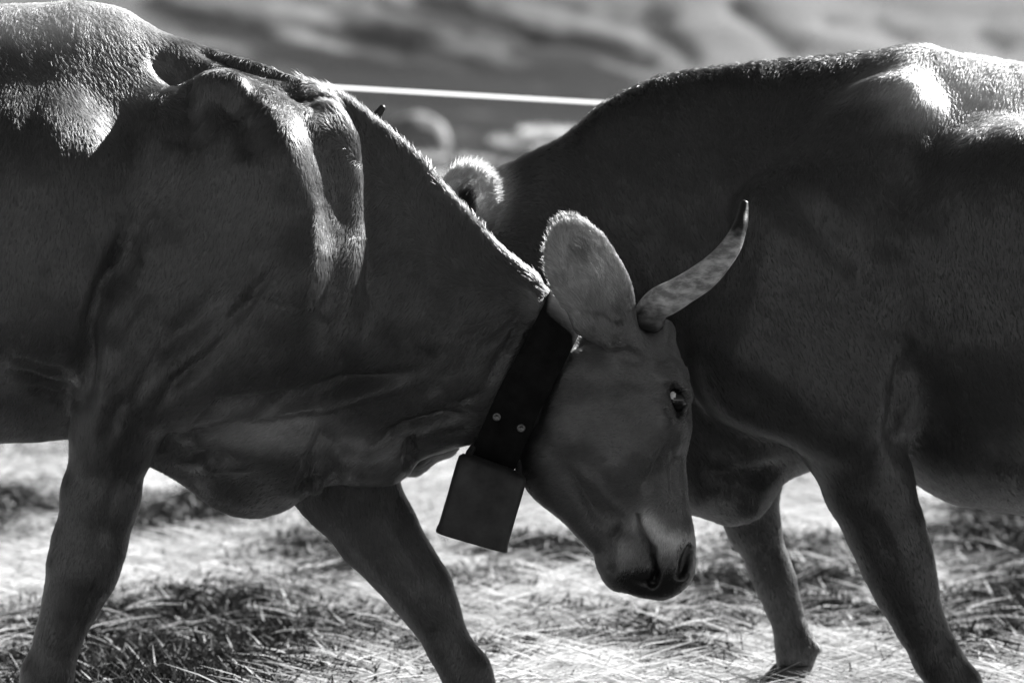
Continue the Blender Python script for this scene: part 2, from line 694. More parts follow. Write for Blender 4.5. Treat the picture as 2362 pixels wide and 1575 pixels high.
def make_horn(ctrl, parent, label=None):
    """ctrl rows: x, y, z, radius."""
    S = spline(ctrl, 60)
    rad = S[:, 3] * (1 + 0.03 * np.sin(np.linspace(0, 34, 60) + 0.6 * np.sin(np.linspace(0, 9, 60))) * np.linspace(1, 0, 60) ** .7)
    V, Q, al, c0, c1, seg, n = tube(S[:, :3], rad, 24)
    F = [tuple(q) for q in Q]
    for s in range(seg):
        t = (s + 1) % seg
        F.append((c0, t, s))
        F.append((c1, (n - 1) * seg + s, (n - 1) * seg + t))
    o = mesh_obj('horn', V, F, MAT_HORN, parent)
    at = o.data.attributes.new('along', 'FLOAT', 'POINT')
    at.data.foreach_set('value', al.astype(np.float32))
    if label:
        o['label'] = label
    return o


def make_eye(c, fwd, r, parent, back):
    """Eyeball with a dark wet iris; the white shows at the side turned to `back`."""
    V, F = [], []
    nu, nv = 36, 24
    for j in range(nv + 1):
        ph = math.pi * j / nv
        for i in range(nu):
            th = 2 * math.pi * i / nu
            V.append((r * math.sin(ph) * math.cos(th), r * math.sin(ph) * math.sin(th), r * math.cos(ph)))
    for j in range(nv):
        for i in range(nu):
            F.append((j * nu + i, (j + 1) * nu + i, (j + 1) * nu + (i + 1) % nu, j * nu + (i + 1) % nu))
    V = np.array(V) + np.asarray(c)
    o = mesh_obj('eye', V, F, MAT_EYE, parent)
    o.data.materials.append(MAT_SCLERA)
    b = np.asarray(back, float)
    b /= np.linalg.norm(b)
    for p in o.data.polygons:
        q = np.array(p.center) - np.asarray(c)
        if q @ b > 0.945 * r:
            p.material_index = 1
    return o


def make_hoof(c, direction, parent, size=0.055):
    """Cloven hoof: two wedge-shaped claws, each a part of its own."""
    d = np.asarray(direction, float)
    d /= np.linalg.norm(d)
    lat = np.array([0.0, 1.0, 0.0])
    for s in (-1, 1):
        V, F = [], []
        rings = 7
        seg = 14
        for j in range(rings):
            t = j / (rings - 1)
            rr = size * (0.62 + 0.42 * t)
            cen = np.asarray(c) + lat * s * size * 0.52 + np.array([d[0], 0, 0]) * size * (0.85 * t) + np.array([0, 0, -1]) * t * size * 1.35
            for i in range(seg):
                th = 2 * math.pi * i / seg
                V.append(cen + np.array([math.cos(th) * rr, math.sin(th) * rr * 0.52, 0]))
        for j in range(rings - 1):
            for i in range(seg):
                k = (i + 1) % seg
                F.append((j * seg + i, j * seg + k, (j + 1) * seg + k, (j + 1) * seg + i))
        F.append(tuple(range(seg)))
        F.append(tuple(range((rings - 1) * seg, rings * seg))[::-1])
        mesh_obj('hoof', V, F, MAT_HOOF, parent)


def limb(F, pts, k=0.025, mirror=None):
    """Chain of tapered joints; rows: px, py, y, radius px, width factor."""
    for (p, q) in zip(pts[:-1], pts[1:]):
        a, b = W(p[0], p[1], p[2]), W(q[0], q[1], q[2])
        ra, rb = p[3] * px_m(p[2]), q[3] * px_m(q[2])
        F.cap(a, b, ra, rb, ra * p[4], rb * q[4], k)


def pcap(F, p0, p1, k=0.03, mir=None, sub=False, w=(0, 1, 0)):
    """Ends: (px, py, y, radius in px, half width in m); mir mirrors about the plane y = mir."""
    a, b = W(*p0[:3]), W(*p1[:3])
    ra, rb = p0[3] * px_m(p0[2]), p1[3] * px_m(p1[2])
    F.cap(a, b, ra, rb, p0[4], p1[4], k, w=w, sub=sub)
    if mir is not None:
        a2, b2 = a.copy(), b.copy()
        a2[1], b2[1] = 2 * mir - a[1], 2 * mir - b[1]
        F.cap(a2, b2, ra, rb, p0[4], p1[4], k, w=(w[0], -w[1], w[2]), sub=sub)


def loft_px(F, rows, k=0.03, n=2.6, lean=0.0):
    """rows: px, top py, bottom py, y centre, half width, top narrowing, bottom narrowing."""
    xs, tp, bt, yc, w, a, b, nn, ll = [], [], [], [], [], [], [], [], []
    for r in rows:
        T, Bm = W(r[0], r[1], r[3]), W(r[0], r[2], r[3])
        xs.append(T[0]); tp.append(T[2]); bt.append(Bm[2]); yc.append(r[3])
        w.append(r[4]); a.append(r[5]); b.append(r[6]); nn.append(r[7] if len(r) > 7 else n); ll.append(lean if len(r) > 7 and r[7] > 3 else 0.0)
    F.loft(xs, tp, bt, yc, w, a, b, nn, ll, k)


def ear_shape(F, base, mid, tip, wpx, thick, stem, nrm, k=0.02, cup=True):
    """Leaf-shaped cupped ear from three points, width across and facing nrm."""
    base, mid, tip = [np.asarray(v, float) for v in (base, mid, tip)]
    nrm = np.asarray(nrm, float)
    ax = tip - base
    ax /= np.linalg.norm(ax)
    nrm = nrm - ax * (nrm @ ax)
    nrm /= np.linalg.norm(nrm)
    side = np.cross(nrm, ax)
    half = np.linalg.norm(tip - mid)
    F.cap(base, base + (mid - base) * 0.65, stem, stem * 0.9, stem, stem * 0.6, k, w=nrm)
    F.ell(mid, (ax, side, nrm), (half, wpx, thick), k)
    lower = mid + (base - mid) * 0.36
    F.ell(lower, (ax, side, nrm), (half * 0.72, wpx * 0.9, thick * 1.2), k)
    if cup:
        F.ell(mid + nrm * thick * 1.0 + ax * half * 0.02, (ax, side, nrm), (half * 0.84, wpx * 0.74, thick * 1.3), 0.010, sub=True)
        F.cap(mid + nrm * thick * 1.1, lower + nrm * thick * 1.5 + (base - lower) * 0.35, wpx * .35, .012, thick * .9, thick * .8, 0.01, w=nrm, sub=True)


# ================================================================== COW A: in front, bell round its neck
def build_cow_a():
    root = link(bpy.data.objects.new('cow', None))
    root.location = (0, 0, 0)
    tag(root, 'front cow with lowered horned head, wearing a dark collar and bell', 'cow', 'two cows pushing against each other')
    F = Field()
    HY = -0.03
    rows = [  # px, top, bottom, y, half width, top, bottom
        (-1230, 420, 560, 0.0, .04, .8, .8),
        (-1180, 230, 720, 0.0, .16, .7, .9),
        (-1050, 110, 860, 0.0, .24, .7, .9),
        (-800, 60, 1010, 0.0, .29, .6, 1.0),
        (-500, 50, 1090, 0.0, .34, .4, 1.0),
        (-200, 25, 1050, 0.0, .34, .62, .95, 2.1),
        (0, 12, 1018, 0.0, .32, .62, .85, 2.0),
        (180, 4, 1012, 0.0, .285, .60, .75, 2.0),
        (270, 14, 1040, 0.0, .255, .5, .6, 2.2),
        (370, 70, 1088, 0.0, .225, .46, .5),
        (480, 108, 1155, 0.0, .205, .42, .45),
        (580, 138, 1194, 0.0, .185, .38, .42, 3.2),
        (650, 162, 1182, 0.0, .18, .22, .40, 4.0),
        (720, 192, 1132, 0.0, .172, .22, .38, 4.0),
        (760, 208, 1116, 0.0, .167, .22, .36, 4.0),
        (850, 268, 1124, 0.0, .157, .22, .34, 4.0),
        (920, 325, 1112, 0.0, .148, .22, .34, 4.0),
        (955, 358, 1072, 0.0, .143, .22, .40, 4.0),
        (985, 390, 1050, -0.005, .138, .22, .5, 4.0),
        (1030, 440, 1040, -0.008, .133, .22, .6, 4.0),
        (1090, 510, 1022, -0.012, .128, .22, .65, 4.0),
        (1180, 590, 1005, -0.02, .118, .25, .7, 4.0),
        (1260, 655, 985, -0.025, .112, .25, .75, 4.0),
        (1340, 755, 960, -0.03, .105, .8, .8),
        (1420, 800, 910, -0.03, .08, .9, .9),
    ]
    loft_px(F, rows, 0.02, lean=0.06)
    # shoulder blade, arm and elbow muscles on both sides
    pcap(F, (500, 262, -.135, 72, .05), (640, 360, -.165, 110, .065), .035, mir=0)
    pcap(F, (500, 420, -.14, 240, .115), (560, 660, -.155, 215, .115), .05, mir=0)
    pcap(F, (712, 345, -.105, 90, .07), (684, 640, -.135, 118, .075), .03, mir=0)
    pcap(F, (670, 735, -.172, 140, .075), (420, 870, -.20, 120, .075), .10, mir=0)
    pcap(F, (400, 600, -.20, 120, .06), (290, 860, -.205, 95, .07), .05, mir=0)
    pcap(F, (330, 820, -.195, 110, .07), (270, 960, -.175, 92, .07), .05, mir=0)
    # ribs swelling behind the shoulder
    pcap(F, (90, 440, -.19, 200, .12), (60, 640, -.20, 220, .12), .06, mir=0)
    # brisket folds
    pcap(F, (520, 1000, -.06, 95, .10), (660, 1010, -.06, 100, .09), .035, mir=0)
    pcap(F, (640, 1060, -.03, 95, .08), (560, 1090, -.02, 95, .07), .03)
    pcap(F, (820, 1050, -.02, 62, .07), (890, 1045, -.01, 66, .06), .018)
    pcap(F, (735, 1090, -.06, 26, .03), (728, 1118, -.05, 20, .03), .015)
    # near fore leg, reaching back
    limb(F, [(300, 900, -.17, 105, .85), (262, 1010, -.155, 92, .85), (232, 1150, -.145, 84, .8), (205, 1260, -.14, 78, .8),
             (188, 1325, -.14, 72, .85), (160, 1395, -.14, 56, .85), (134, 1470, -.14, 46, .85), (108, 1555, -.14, 52, .9), (88, 1615, -.14, 46, .95)], .03)
    pcap(F, (84, 1560, -.165, 16, .014), (72, 1585, -.165, 13, .012), .01)
    # far fore leg, stepping forward
    limb(F, [(700, 1000, .10, 130, .8), (800, 1120, .12, 112, .8), (868, 1225, .13, 90, .8), (925, 1300, .13, 74, .8),
             (972, 1362, .13, 66, .85), (1003, 1420, .13, 52, .85), (1035, 1490, .13, 44, .85), (1075, 1550, .13, 50, .9), (1105, 1600, .13, 44, .95)], .03)
    # hind quarters
    for s in (-1, 1):
        limb(F, [(-950, 420, s * .15, 260, .5), (-960, 760, s * .17, 190, .55), (-1010, 1020, s * .17, 110, .7), (-1100, 1190, s * .16, 62, .8),
                 (-1080, 1330, s * .16, 48, .85), (-1060, 1480, s * .16, 46, .9), (-1035, 1560, s * .16, 54, .9), (-1015, 1615, s * .16, 46, .95)], .06)
    limb(F, [(-1190, 170, 0, 40, 1), (-1260, 300, 0, 30, 1), (-1275, 700, 0, 22, 1), (-1270, 1050, 0, 30, 1), (-1268, 1250, 0, 20, 1)], .03)
    pcap(F, (-780, 1060, 0, 120, .11), (-700, 1080, 0, 110, .10), .05)
    # head
    pcap(F, (1420, 860, HY, 105, .088), (1385, 990, HY, 165, .082), .03)
    pcap(F, (1480, 850, HY, 92, .092), (1478, 970, HY, 112, .098), .03)
    pcap(F, (1345, 1010, HY, 146, .078), (1320, 1050, HY, 122, .07), .03)
    pcap(F, (1470, 1000, HY, 112, .088), (1490, 1170, HY, 84, .062), .03)
    pcap(F, (1500, 1130, HY, 76, .055), (1520, 1245, HY, 76, .062), .03)
    pcap(F, (1300, 1090, HY, 80, .055), (1420, 1250, HY, 56, .05), .03)
    pcap(F, (1528, 766, HY, 28, .07), (1500, 800, HY, 58, .09), .025)
    # eye sockets and cheek bones
    pcap(F, (1552, 872, -.112, 38, .030), (1560, 965, -.108, 34, .028), .03, mir=HY)
    pcap(F, (1545, 1010, -.10, 26, .02), (1440, 1090, -.088, 24, .02), .035, mir=HY)
    # muzzle: upper lip with nose, lower lip and chin
    pcap(F, (1525, 1235, HY, 66, .066), (1535, 1305, HY, 70, .076), .025)
    pcap(F, (1545, 1250, -.075, 42, .032), (1535, 1300, -.08, 44, .03), .02, mir=HY)
    pcap(F, (1446, 1252, HY, 60, .066), (1450, 1298, HY, 66, .072), .014)
    pcap(F, (1410, 1290, HY, 36, .045), (1430, 1320, HY, 40, .045), .012)
    pcap(F, (1490, 1335, HY, 44, .055), (1515, 1338, HY, 42, .058), .02)
    # mouth line, nostrils, eye openings
    for s in (1, -1):
        yy = (lambda v: v) if s == 1 else (lambda v: 2 * HY - v)
        for a, b in (((1474, 1188), (1482, 1225)), ((1482, 1225), (1508, 1268)), ((1508, 1268), (1516, 1318)), ((1516, 1318), (1505, 1352))):
            pcap(F, (a[0], a[1], yy(-.105), 7, .042), (b[0], b[1], yy(-.108), 7, .042), .010, sub=True)
        pcap(F, (1592, 1254, yy(-.085), 10, .034), (1572, 1320, yy(-.10), 15, .036), .010, sub=True)
        pcap(F, (1560, 905, yy(-.155), 23, .036), (1569, 962, yy(-.150), 10, .034), .008, sub=True)
    pcap(F, (1335, 775, -.135, 20, .05), (1375, 792, -.135, 16, .045), .02, sub=True)
    # ears
    pcap(F, (1398, 768, -.15, 30, .016), (1350, 752, -.16, 22, .012), .02)
    ear_shape(F, W(1456, 802, -.105), W(1350, 628, -.165), W(1304, 506, -.18), .066, .013, .030, (0.25, -1, 0.1), .022)
    be, me_, te = W(1456, 802, -.105), W(1350, 628, -.165), W(1304, 508, -.18)
    for v in (be, me_, te):
        v[1] = 2 * HY - v[1]
    ear_shape(F, be, me_, te, .060, .013, .030, (0.25, 1, 0.1), .022)
    lo = W(-1330, 1690, 0) - np.array([.05, .45, .02])
    hi = W(1660, -30, 0) + np.array([0, .45, .05])
    V, Q = surface_nets(F, lo, hi, 0.0046)
    V = relax(V, Q, 2, 0.5)
    strokes = [
        # overlapping folds at the front of the shoulder: each swells slowly and drops towards the neck
        ([(560, 200), (600, 240), (640, 330), (680, 470), (700, 600), (696, 700), (664, 810)], (110, 44), .050),
        ([(630, 190), (740, 250), (782, 330), (794, 450), (800, 560), (798, 660), (780, 760)], (48, 30), .036),
        ([(640, 230), (690, 340), (730, 450), (750, 540), (756, 620)], (34, 18), .008),
        # shoulder blade edge and the hollow beneath it
        ([(425, 215), (470, 193), (530, 196), (585, 222)], 20, 0.0232),
        ([(470, 235), (520, 240), (570, 290), (590, 380)], 30, -0.0232),
        ([(400, 190), (430, 260), (420, 340)], 36, -0.0203),
        ([(330, 110), (420, 190), (500, 170)], 24, -0.0174),
        ([(430, 100), (560, 150), (690, 188)], 14, -0.0203),
        # groove behind the shoulder and leg
        ([(300, 520), (262, 620), (216, 740), (200, 850), (196, 960)], 24, -0.0319),
        ([(320, 450), (300, 600), (250, 700)], 30, -0.0145),
        # skin folds over the arm
        ([(640, 610), (590, 680), (548, 745)], 12, -0.0108), ([(610, 620), (560, 700), (500, 770)], 14, -0.0090),
        ([(520, 650), (450, 740), (360, 800)], 35, -0.0126), ([(560, 740), (470, 830), (380, 900)], 16, -0.0090),
        ([(430, 730), (350, 840), (300, 950)], 16, -0.0081), ([(480, 800), (400, 880), (330, 990)], 14, -0.0072),
        ([(370, 660), (310, 760), (275, 860)], 22, 0.0090), ([(300, 900), (260, 960), (245, 1040)], 19, -0.0081),
        ([(260, 740), (245, 830), (255, 900)], 30, 0.0108),
        # long fold from the throat over the brisket
        ([(985, 850), (900, 868), (800, 885), (700, 915), (600, 930), (510, 935), (455, 985), (405, 1060)], 15, -0.0290),
        ([(960, 880), (860, 900), (740, 935), (620, 955), (520, 960)], 14, 0.0174),
        ([(1120, 962), (1010, 966), (930, 990), (870, 1030), (830, 1045)], 17, -0.0261),
        ([(990, 780), (1004, 860), (992, 940)], 26, -0.0080),
        ([(750, 960), (752, 1010), (725, 1060), (690, 1080)], 16, -0.0174),
        ([(945, 1000), (955, 1040), (945, 1085)], 15, -0.0203),
        ([(400, 1055), (480, 1048), (560, 1058)], 12, -0.0203), ([(430, 1085), (520, 1075), (600, 1080)], 10, 0.0087),
        ([(690, 1140), (720, 1108), (760, 1105)], 10, -0.0174),
        # neck folds running up to the ear
        ([(1245, 690), (1190, 760), (1150, 830), (1125, 900)], 11, -0.0109), ([(1225, 690), (1160, 750), (1080, 800)], 11, -0.0087),
        ([(1250, 720), (1215, 800), (1180, 880)], 10, -0.0087), ([(1210, 700), (1130, 740), (1040, 760)], 10, -0.0054),
        ([(1120, 900), (1060, 930), (990, 940)], 11, -0.0065), ([(1110, 985), (1050, 1000), (990, 1005)], 10, -0.0065),
        # ribs and belly wrinkles
        ([(40, 120), (20, 350), (-40, 600), (-60, 800)], 34, 0.0035), ([(130, 140), (120, 330), (80, 560), (60, 760)], 34, 0.0035),
        ([(85, 130), (70, 340), (20, 580)], 22, -0.0035), ([(180, 280), (170, 480), (130, 700)], 24, -0.0035),
        ([(30, 850), (110, 880), (190, 900)], 8, -0.0101), ([(60, 885), (130, 912), (195, 925)], 8, -0.0101), ([(20, 820), (90, 842), (180, 860)], 8, -0.0087),
        # face: jaw line, cheek and nose
        ([(1325, 790), (1285, 870), (1250, 950), (1222, 1010)], 10, -0.0128),
        ([(1290, 1060), (1330, 1110), (1370, 1170), (1400, 1215)], 16, -0.0160),
        ([(1340, 1075), (1400, 1140), (1450, 1190)], 18, 0.0096),
        ([(1560, 985), (1530, 1050), (1500, 1110), (1490, 1160)], 14, -0.0128),
        ([(1560, 1020), (1555, 1100), (1560, 1180)], 10, -0.0096),
        ([(1440, 1200), (1412, 1240), (1408, 1290), (1425, 1325)], 9, -0.0176),
        ([(1486, 1195), (1530, 1235), (1560, 1260)], 12, 0.0096),
        ([(1566, 1250), (1552, 1290), (1556, 1330)], 8, .006), ([(1440, 1330), (1480, 1345), (1530, 1340)], 8, -.006),
        ([(1500, 1010), (1440, 1070), (1380, 1090)], 30, .008), ([(1330, 900), (1320, 980), (1340, 1060)], 50, .008), ([(1470, 880), (1440, 960)], 30, -.006),
        ([(1535, 885), (1556, 872), (1582, 895), (1588, 940)], 7, 0.0112), ([(1532, 900), (1545, 945), (1556, 985)], 7, 0.0096),
        ([(1400, 800), (1450, 812), (1490, 830)], 10, -0.0096), ([(1360, 780), (1330, 800), (1300, 850)], 9, -0.0096),
        ([(1390, 780), (1410, 800), (1450, 805)], 9, 0.0096),
        # fore leg tendons
        ([(290, 1060), (250, 1180), (235, 1290)], 14, -.006), ([(230, 1320), (195, 1400), (165, 1480)], 9, -.006),
        ([(880, 1190), (940, 1290), (985, 1370)], 16, .006),
    ]
    V = sculpt(V, Q, strokes)
    px, py = project(V)
    N = vert_normals(V, Q)
    # loose fine skin relief
    wr = fbm(np.stack([V[:, 0] * 14 + V[:, 2] * 6, V[:, 1] * 5, V[:, 2] * 7], 1), 3, 3)
    head = 1 / (1 + np.exp(-(px - 1290 - (py - 850) * -0.15) / 18))
    V = V + N * (wr * 0.0035 * (1 - 0.75 * head))[:, None]
    # coat and hide maps
    nose = np.clip(blob(px, py, 1520, 1352, 72, 40, 4) + blob(px, py, 1600, 1330, 26, 60, 3), 0, 1)
    lips = np.clip(blob(px, py, 1470, 1335, 60, 26, 3), 0, 1)
    bare = np.clip(nose + 0.6 * lips + blob(px, py, 1580, 1290, 20, 44, 4), 0, 1)
    eyehole = blob(px, py, 1564, 928, 28, 52, 4)
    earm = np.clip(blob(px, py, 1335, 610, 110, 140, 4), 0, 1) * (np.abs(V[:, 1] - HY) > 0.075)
    muzzle = np.exp(-(poly_dist(px, py, [(1488, 1205), (1530, 1240), (1580, 1255)])[0] / 26) ** 2) + 0.3 * blob(px, py, 1436, 1266, 36, 34, 3)
    under = blob(px, py, 620, 985, 170, 60, 3)  # brisket patch, lightened for painted bounce light
    shade = 0.048 + 0.011 * fbm(V * 6, 21, 3)
    shade = shade + 0.062 * head + 0.85 * earm + 0.75 * np.clip(muzzle, 0, 1) + 0.17 * under + 0.11 * blob(px, py, 860, 1050, 110, 60, 3) + 0.03 * blob(px, py, 900, 1280, 150, 130, 3)  # brisket and dewlap terms paint ground bounce into the coat
    shade = shade + 0.85 * blob(px, py, 90, 0, 330, 88, 3) + 0.06 * blob(px, py, 230, 160, 220, 110, 3)  # sun highlight on back and upper flank painted into the coat colour
    crest = np.clip(1 - np.abs(py - np.interp(px, [700, 880, 1030, 1100, 1250], [185, 290, 440, 520, 640])) / 48, 0, 1) * (px > 700) * (px < 1260)
    shade = shade + 0.05 * crest
    shade = shade - 0.40 * earm * (blob(px, py, 1348, 585, 34, 42, 2) + .6 * blob(px, py, 1372, 690, 22, 60, 2) + .35 * np.clip(value_noise(np.stack([(px + py * .55) / 9, (py - px * .55) / 50], 1), 9), 0, 1))  # shade of the ear cup painted into the coat, plus hair streaks
    shade = shade * (1 - 0.88 * bare) * (1 - 0.8 * eyehole)
    shade = shade * (1 + 0.30 * fbm(V * 2.3, 23, 3) - 0.22 * np.clip(fbm(V * 9, 27, 3) * 2 - .3, 0, 1))
    leg = np.clip((py - 1080) / 120, 0, 1) * (px < 1230)
    shade = shade * (1 + 0.25 * leg)
    length = 0.014 - 0.006 * head - 0.003 * leg + 0.012 * crest + 0.006 * blob(px, py, 200, 180, 260, 180, 2) + 0.004 * earm
    length = np.maximum(length * (1 - 0.6 * bare), 0.003)
    lift = 0.15 + 0.40 * crest + 0.1 * earm + 0.16 * head
    inview = ((px > -320) & (px < 2600)).astype(float)
    front = np.where(N[:, 1] < 0.45, 1.0, 0.35)
    dens = (0.12 + 0.88 * inview) * front * (1 - 0.97 * bare) * (1 - 0.9 * eyehole) * (1 + 0.8 * head + 1.0 * crest)
    hide = np.where(bare > 0.3, 0.012, shade * 1.0)
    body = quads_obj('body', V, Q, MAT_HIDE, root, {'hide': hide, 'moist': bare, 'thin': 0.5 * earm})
    dirs = dir_field(V, [(150, 120, .25, 1), (350, 180, .55, 1), (100, 500, -.12, 1), (350, 500, -.35, 1), (560, 300, -.2, 1), (740, 400, -.05, 1),
                         (600, 700, -.55, 1), (250, 900, -.3, 1), (200, 1300, -.15, 1), (950, 1300, .3, 1), (820, 1180, .2, 1), (600, 1000, -.9, .5),
                         (850, 500, -.8, 1), (950, 700, -.7, 1), (1100, 800, -.6, 1), (1050, 1000, -.9, .3), (900, 1050, -.8, .6),
                         (850, 300, -.2, -1), (980, 420, .1, -1), (1080, 520, .1, -1), (-600, 500, -.5, 1), (-1000, 900, -.2, 1),
                         (1340, 560, -.45, -1), (1300, 500, -.5, -1), (1400, 700, -.5, -1), (1280, 640, -.9, -.4),
                         (1400, 900, -1, .1), (1350, 1050, -.9, .3), (1480, 960, -.9, .25), (1500, 1100, -.7, -.7), (1520, 1220, -.3, .9), (1440, 1270, -.3, .9)])
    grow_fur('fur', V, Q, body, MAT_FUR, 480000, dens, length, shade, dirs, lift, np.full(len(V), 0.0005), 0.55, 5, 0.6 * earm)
    # horns
    ctrl = [(1492, 742, -.085, 38), (1512, 706, -.105, 37), (1564, 676, -.135, 36), (1628, 634, -.165, 32), (1680, 578, -.17, 25),
            (1705, 528, -.16, 18), (1714, 492, -.145, 13), (1717, 466, -.138, 9)]
    near = [list(W(*c[:3])) + [c[3] * px_m(c[2])] for c in ctrl]
    make_horn(near, root, 'pale ridged horn with a black tip')
    far = [list(W(c[0] - 4, c[1] + 8 + 10 * i / 7, 2 * HY - c[2])) + [c[3] * 0.74 * px_m(c[2])] for i, c in enumerate(ctrl)]
    make_horn(far, root)
    ey = W(1562, 922, -.116)
    make_eye(ey, None, 0.0225, root, (-0.48, -0.8, 0.46))
    make_eye([ey[0], 2 * HY - ey[1], ey[2]], None, 0.0225, root, (-0.42, 0.85, 0.42))
    for c, d in ((W(84, 1625, -.14), (1, 0, 0)), (W(1112, 1604, .13), (1, 0, 0)), (W(-1012, 1622, -.16), (1, 0, 0)), (W(-1012, 1588, .16), (1, 0, 0))):
        make_hoof(c, d, root)
    return F


# ================================================================== COW B: behind, coming from the right
def build_cow_b():
    root = link(bpy.data.objects.new('cow', None))
    tag(root, 'rear cow coming from the right, its head hidden behind the front cow\'s neck', 'cow', 'two cows pushing against each other')
    F = Field()
    HY = 0.36
    rows = [
        (960, 560, 800, .36, .05, .9, .9),
        (1010, 510, 850, .36, .09, .7, .9),
        (1080, 440, 900, .365, .105, .6, .8),
        (1150, 392, 950, .37, .115, .34, .7, 4.0),
        (1300, 316, 1040, .39, .13, .34, .6, 4.0),
        (1390, 242, 1090, .40, .145, .34, .5, 4.0),
        (1500, 184, 1145, .42, .17, .34, .42, 4.0),
        (1560, 168, 1165, .43, .185, .34, .42, 4.0),
        (1600, 160, 1175, .435, .195, .34, .42, 4.0),
        (1690, 152, 1202, .44, .21, .34, .42, 4.0),
        (1740, 147, 1160, .44, .225, .34, .45, 4.0),
        (1800, 142, 1112, .45, .24, .34, .5, 4.0),
        (1900, 132, 1075, .45, .26, .34, .6, 4.0),
        (2000, 122, 1055, .45, .275, .34, .7, 4.0),
        (2085, 108, 1090, .45, .285, .68, .8),
        (2140, 104, 1130, .45, .29, .40, .85),
        (2200, 124, 1160, .45, .30, .45, .9),
        (2362, 148, 1188, .46, .33, .48, .95),
        (2700, 160, 1235, .47, .35, .38, 1.0),
        (3100, 120, 1180, .48, .33, .6, 1.0),
        (3350, 130, 1050, .48, .29, .65, .95),
        (3520, 210, 900, .48, .20, .7, .9),
        (3580, 400, 700, .48, .05, .8, .8),
    ]
    loft_px(F, rows, 0.02)
    for s in (1, -1):
        yy = lambda v: .45 + s * (v - .45)
        pcap(F, (2040, 280, yy(.315), 100, .045), (1900, 560, yy(.24), 170, .07), .07)
        pcap(F, (1880, 560, yy(.24), 170, .07), (1760, 830, yy(.23), 150, .08), .07)
        pcap(F, (1770, 830, yy(.235), 150, .08), (1950, 960, yy(.24), 125, .08), .06)
        pcap(F, (2060, 640, yy(.24), 120, .06), (1990, 920, yy(.235), 115, .075), .06)
        pcap(F, (2360, 520, yy(.24), 230, .12), (2400, 760, yy(.22), 230, .12), .08)
    # brisket
    pcap(F, (1640, 1080, .42, 105, .11), (1700, 1120, .43, 85, .08), .04)
    # near fore leg
    limb(F, [(1950, 900, .27, 125, .75), (1965, 1010, .275, 110, .75), (2005, 1120, .285, 98, .75), (2042, 1220, .29, 84, .8), (2070, 1300, .29, 76, .85),
             (2092, 1365, .29, 64, .85), (2122, 1440, .29, 50, .85), (2160, 1515, .29, 48, .85), (2205, 1585, .29, 52, .9), (2222, 1612, .29, 46, .95)], .03)
    # far fore leg
    limb(F, [(1740, 1000, .60, 110, .75), (1716, 1130, .61, 76, .75), (1738, 1215, .61, 56, .8), (1772, 1300, .61, 44, .85), (1790, 1345, .61, 44, .85),
             (1808, 1400, .61, 37, .85), (1828, 1460, .61, 36, .85), (1838, 1500, .61, 42, .9), (1832, 1535, .61, 38, .95)], .025)
    pcap(F, (1862, 1480, .60, 14, .014), (1888, 1494, .60, 9, .01), .012)
    # hind quarters
    for s in (-1, 1):
        limb(F, [(3300, 440, .48 + s * .15, 250, .5), (3320, 780, .48 + s * .17, 180, .55), (3370, 1010, .48 + s * .17, 105, .7), (3450, 1180, .48 + s * .16, 58, .8),
                 (3430, 1310, .48 + s * .16, 46, .85), (3400, 1440, .48 + s * .16, 44, .9), (3375, 1530 - 20 * s, .48 + s * .16, 50, .9)], .06)
    limb(F, [(3540, 200, .48, 38, 1), (3600, 330, .48, 28, 1), (3615, 720, .48, 20, 1), (3610, 1050, .48, 28, 1), (3606, 1220, .48, 18, 1)], .03)
    pcap(F, (3120, 1090, .48, 115, .11), (3040, 1100, .48, 105, .10), .05)
    # head, hidden behind the other neck
    pcap(F, (1075, 620, HY, 110, .09), (1085, 800, HY, 135, .08), .03)
    pcap(F, (1020, 590, HY, 90, .095), (1010, 760, HY, 105, .095), .03)
    pcap(F, (1010, 780, HY, 105, .088), (975, 960, HY, 78, .062), .03)
    pcap(F, (1120, 830, HY, 90, .06), (1010, 1010, HY, 52, .05), .03)
    pcap(F, (962, 980, HY, 66, .062), (948, 1045, HY, 54, .07), .025)
    pcap(F, (1000, 520, HY, 44, .075), (1020, 560, HY, 60, .09), .025)
    for s in (1, -1):
        yy = lambda v: HY + s * (v - HY)
        pcap(F, (945, 690, yy(.28), 38, .03), (948, 760, yy(.28), 32, .028), .03)
        b, m, t = W(1045, 585, yy(.28)), W(1078, 462, yy(.22)), W(1090, 376, yy(.205))
        ear_shape(F, b, m, t, .060, .015, .028, (-0.15, -s, 0.1), .02)
    lo = W(880, 1690, .2) - np.array([.05, .35, .02])
    hi = W(3640, 40, .45) + np.array([.08, .5, .1])
    V, Q = surface_nets(F, lo, hi, 0.007)
    V = relax(V, Q, 2, 0.5)
    strokes = [
        ([(1750, 380), (1850, 480), (1950, 580), (2010, 680)], 40, -.016),
        ([(1640, 330), (1760, 460), (1800, 620)], 60, .010),
        ([(2110, 330), (2060, 480), (2060, 640)], 50, -.012),
        ([(2100, 760), (2078, 880), (2068, 990), (2085, 1080)], 26, -.022),
        ([(1960, 268), (2080, 252), (2200, 240)], 30, .006), ([(1880, 215), (2000, 208), (2130, 208)], 34, -.008),
        ([(1620, 880), (1720, 900), (1800, 960), (1860, 1060)], 40, -.010),
        ([(1600, 1075), (1680, 1090), (1760, 1090), (1830, 1060)], 20, -.014),
        ([(2000, 1120), (2060, 1230), (2090, 1320)], 18, .006),
        ([(2230, 300), (2250, 600), (2280, 900)], 40, .008), ([(2330, 300), (2350, 600), (2370, 900)], 40, .008),
        ([(1690, 1180), (1730, 1190), (1765, 1165)], 12, .006),
    ]
    V = sculpt(V, Q, strokes)
    px, py = project(V)
    N = vert_normals(V, Q)
    wr = fbm(np.stack([V[:, 0] * 9 + V[:, 2] * 4, V[:, 1] * 5, V[:, 2] * 6], 1), 13, 3)
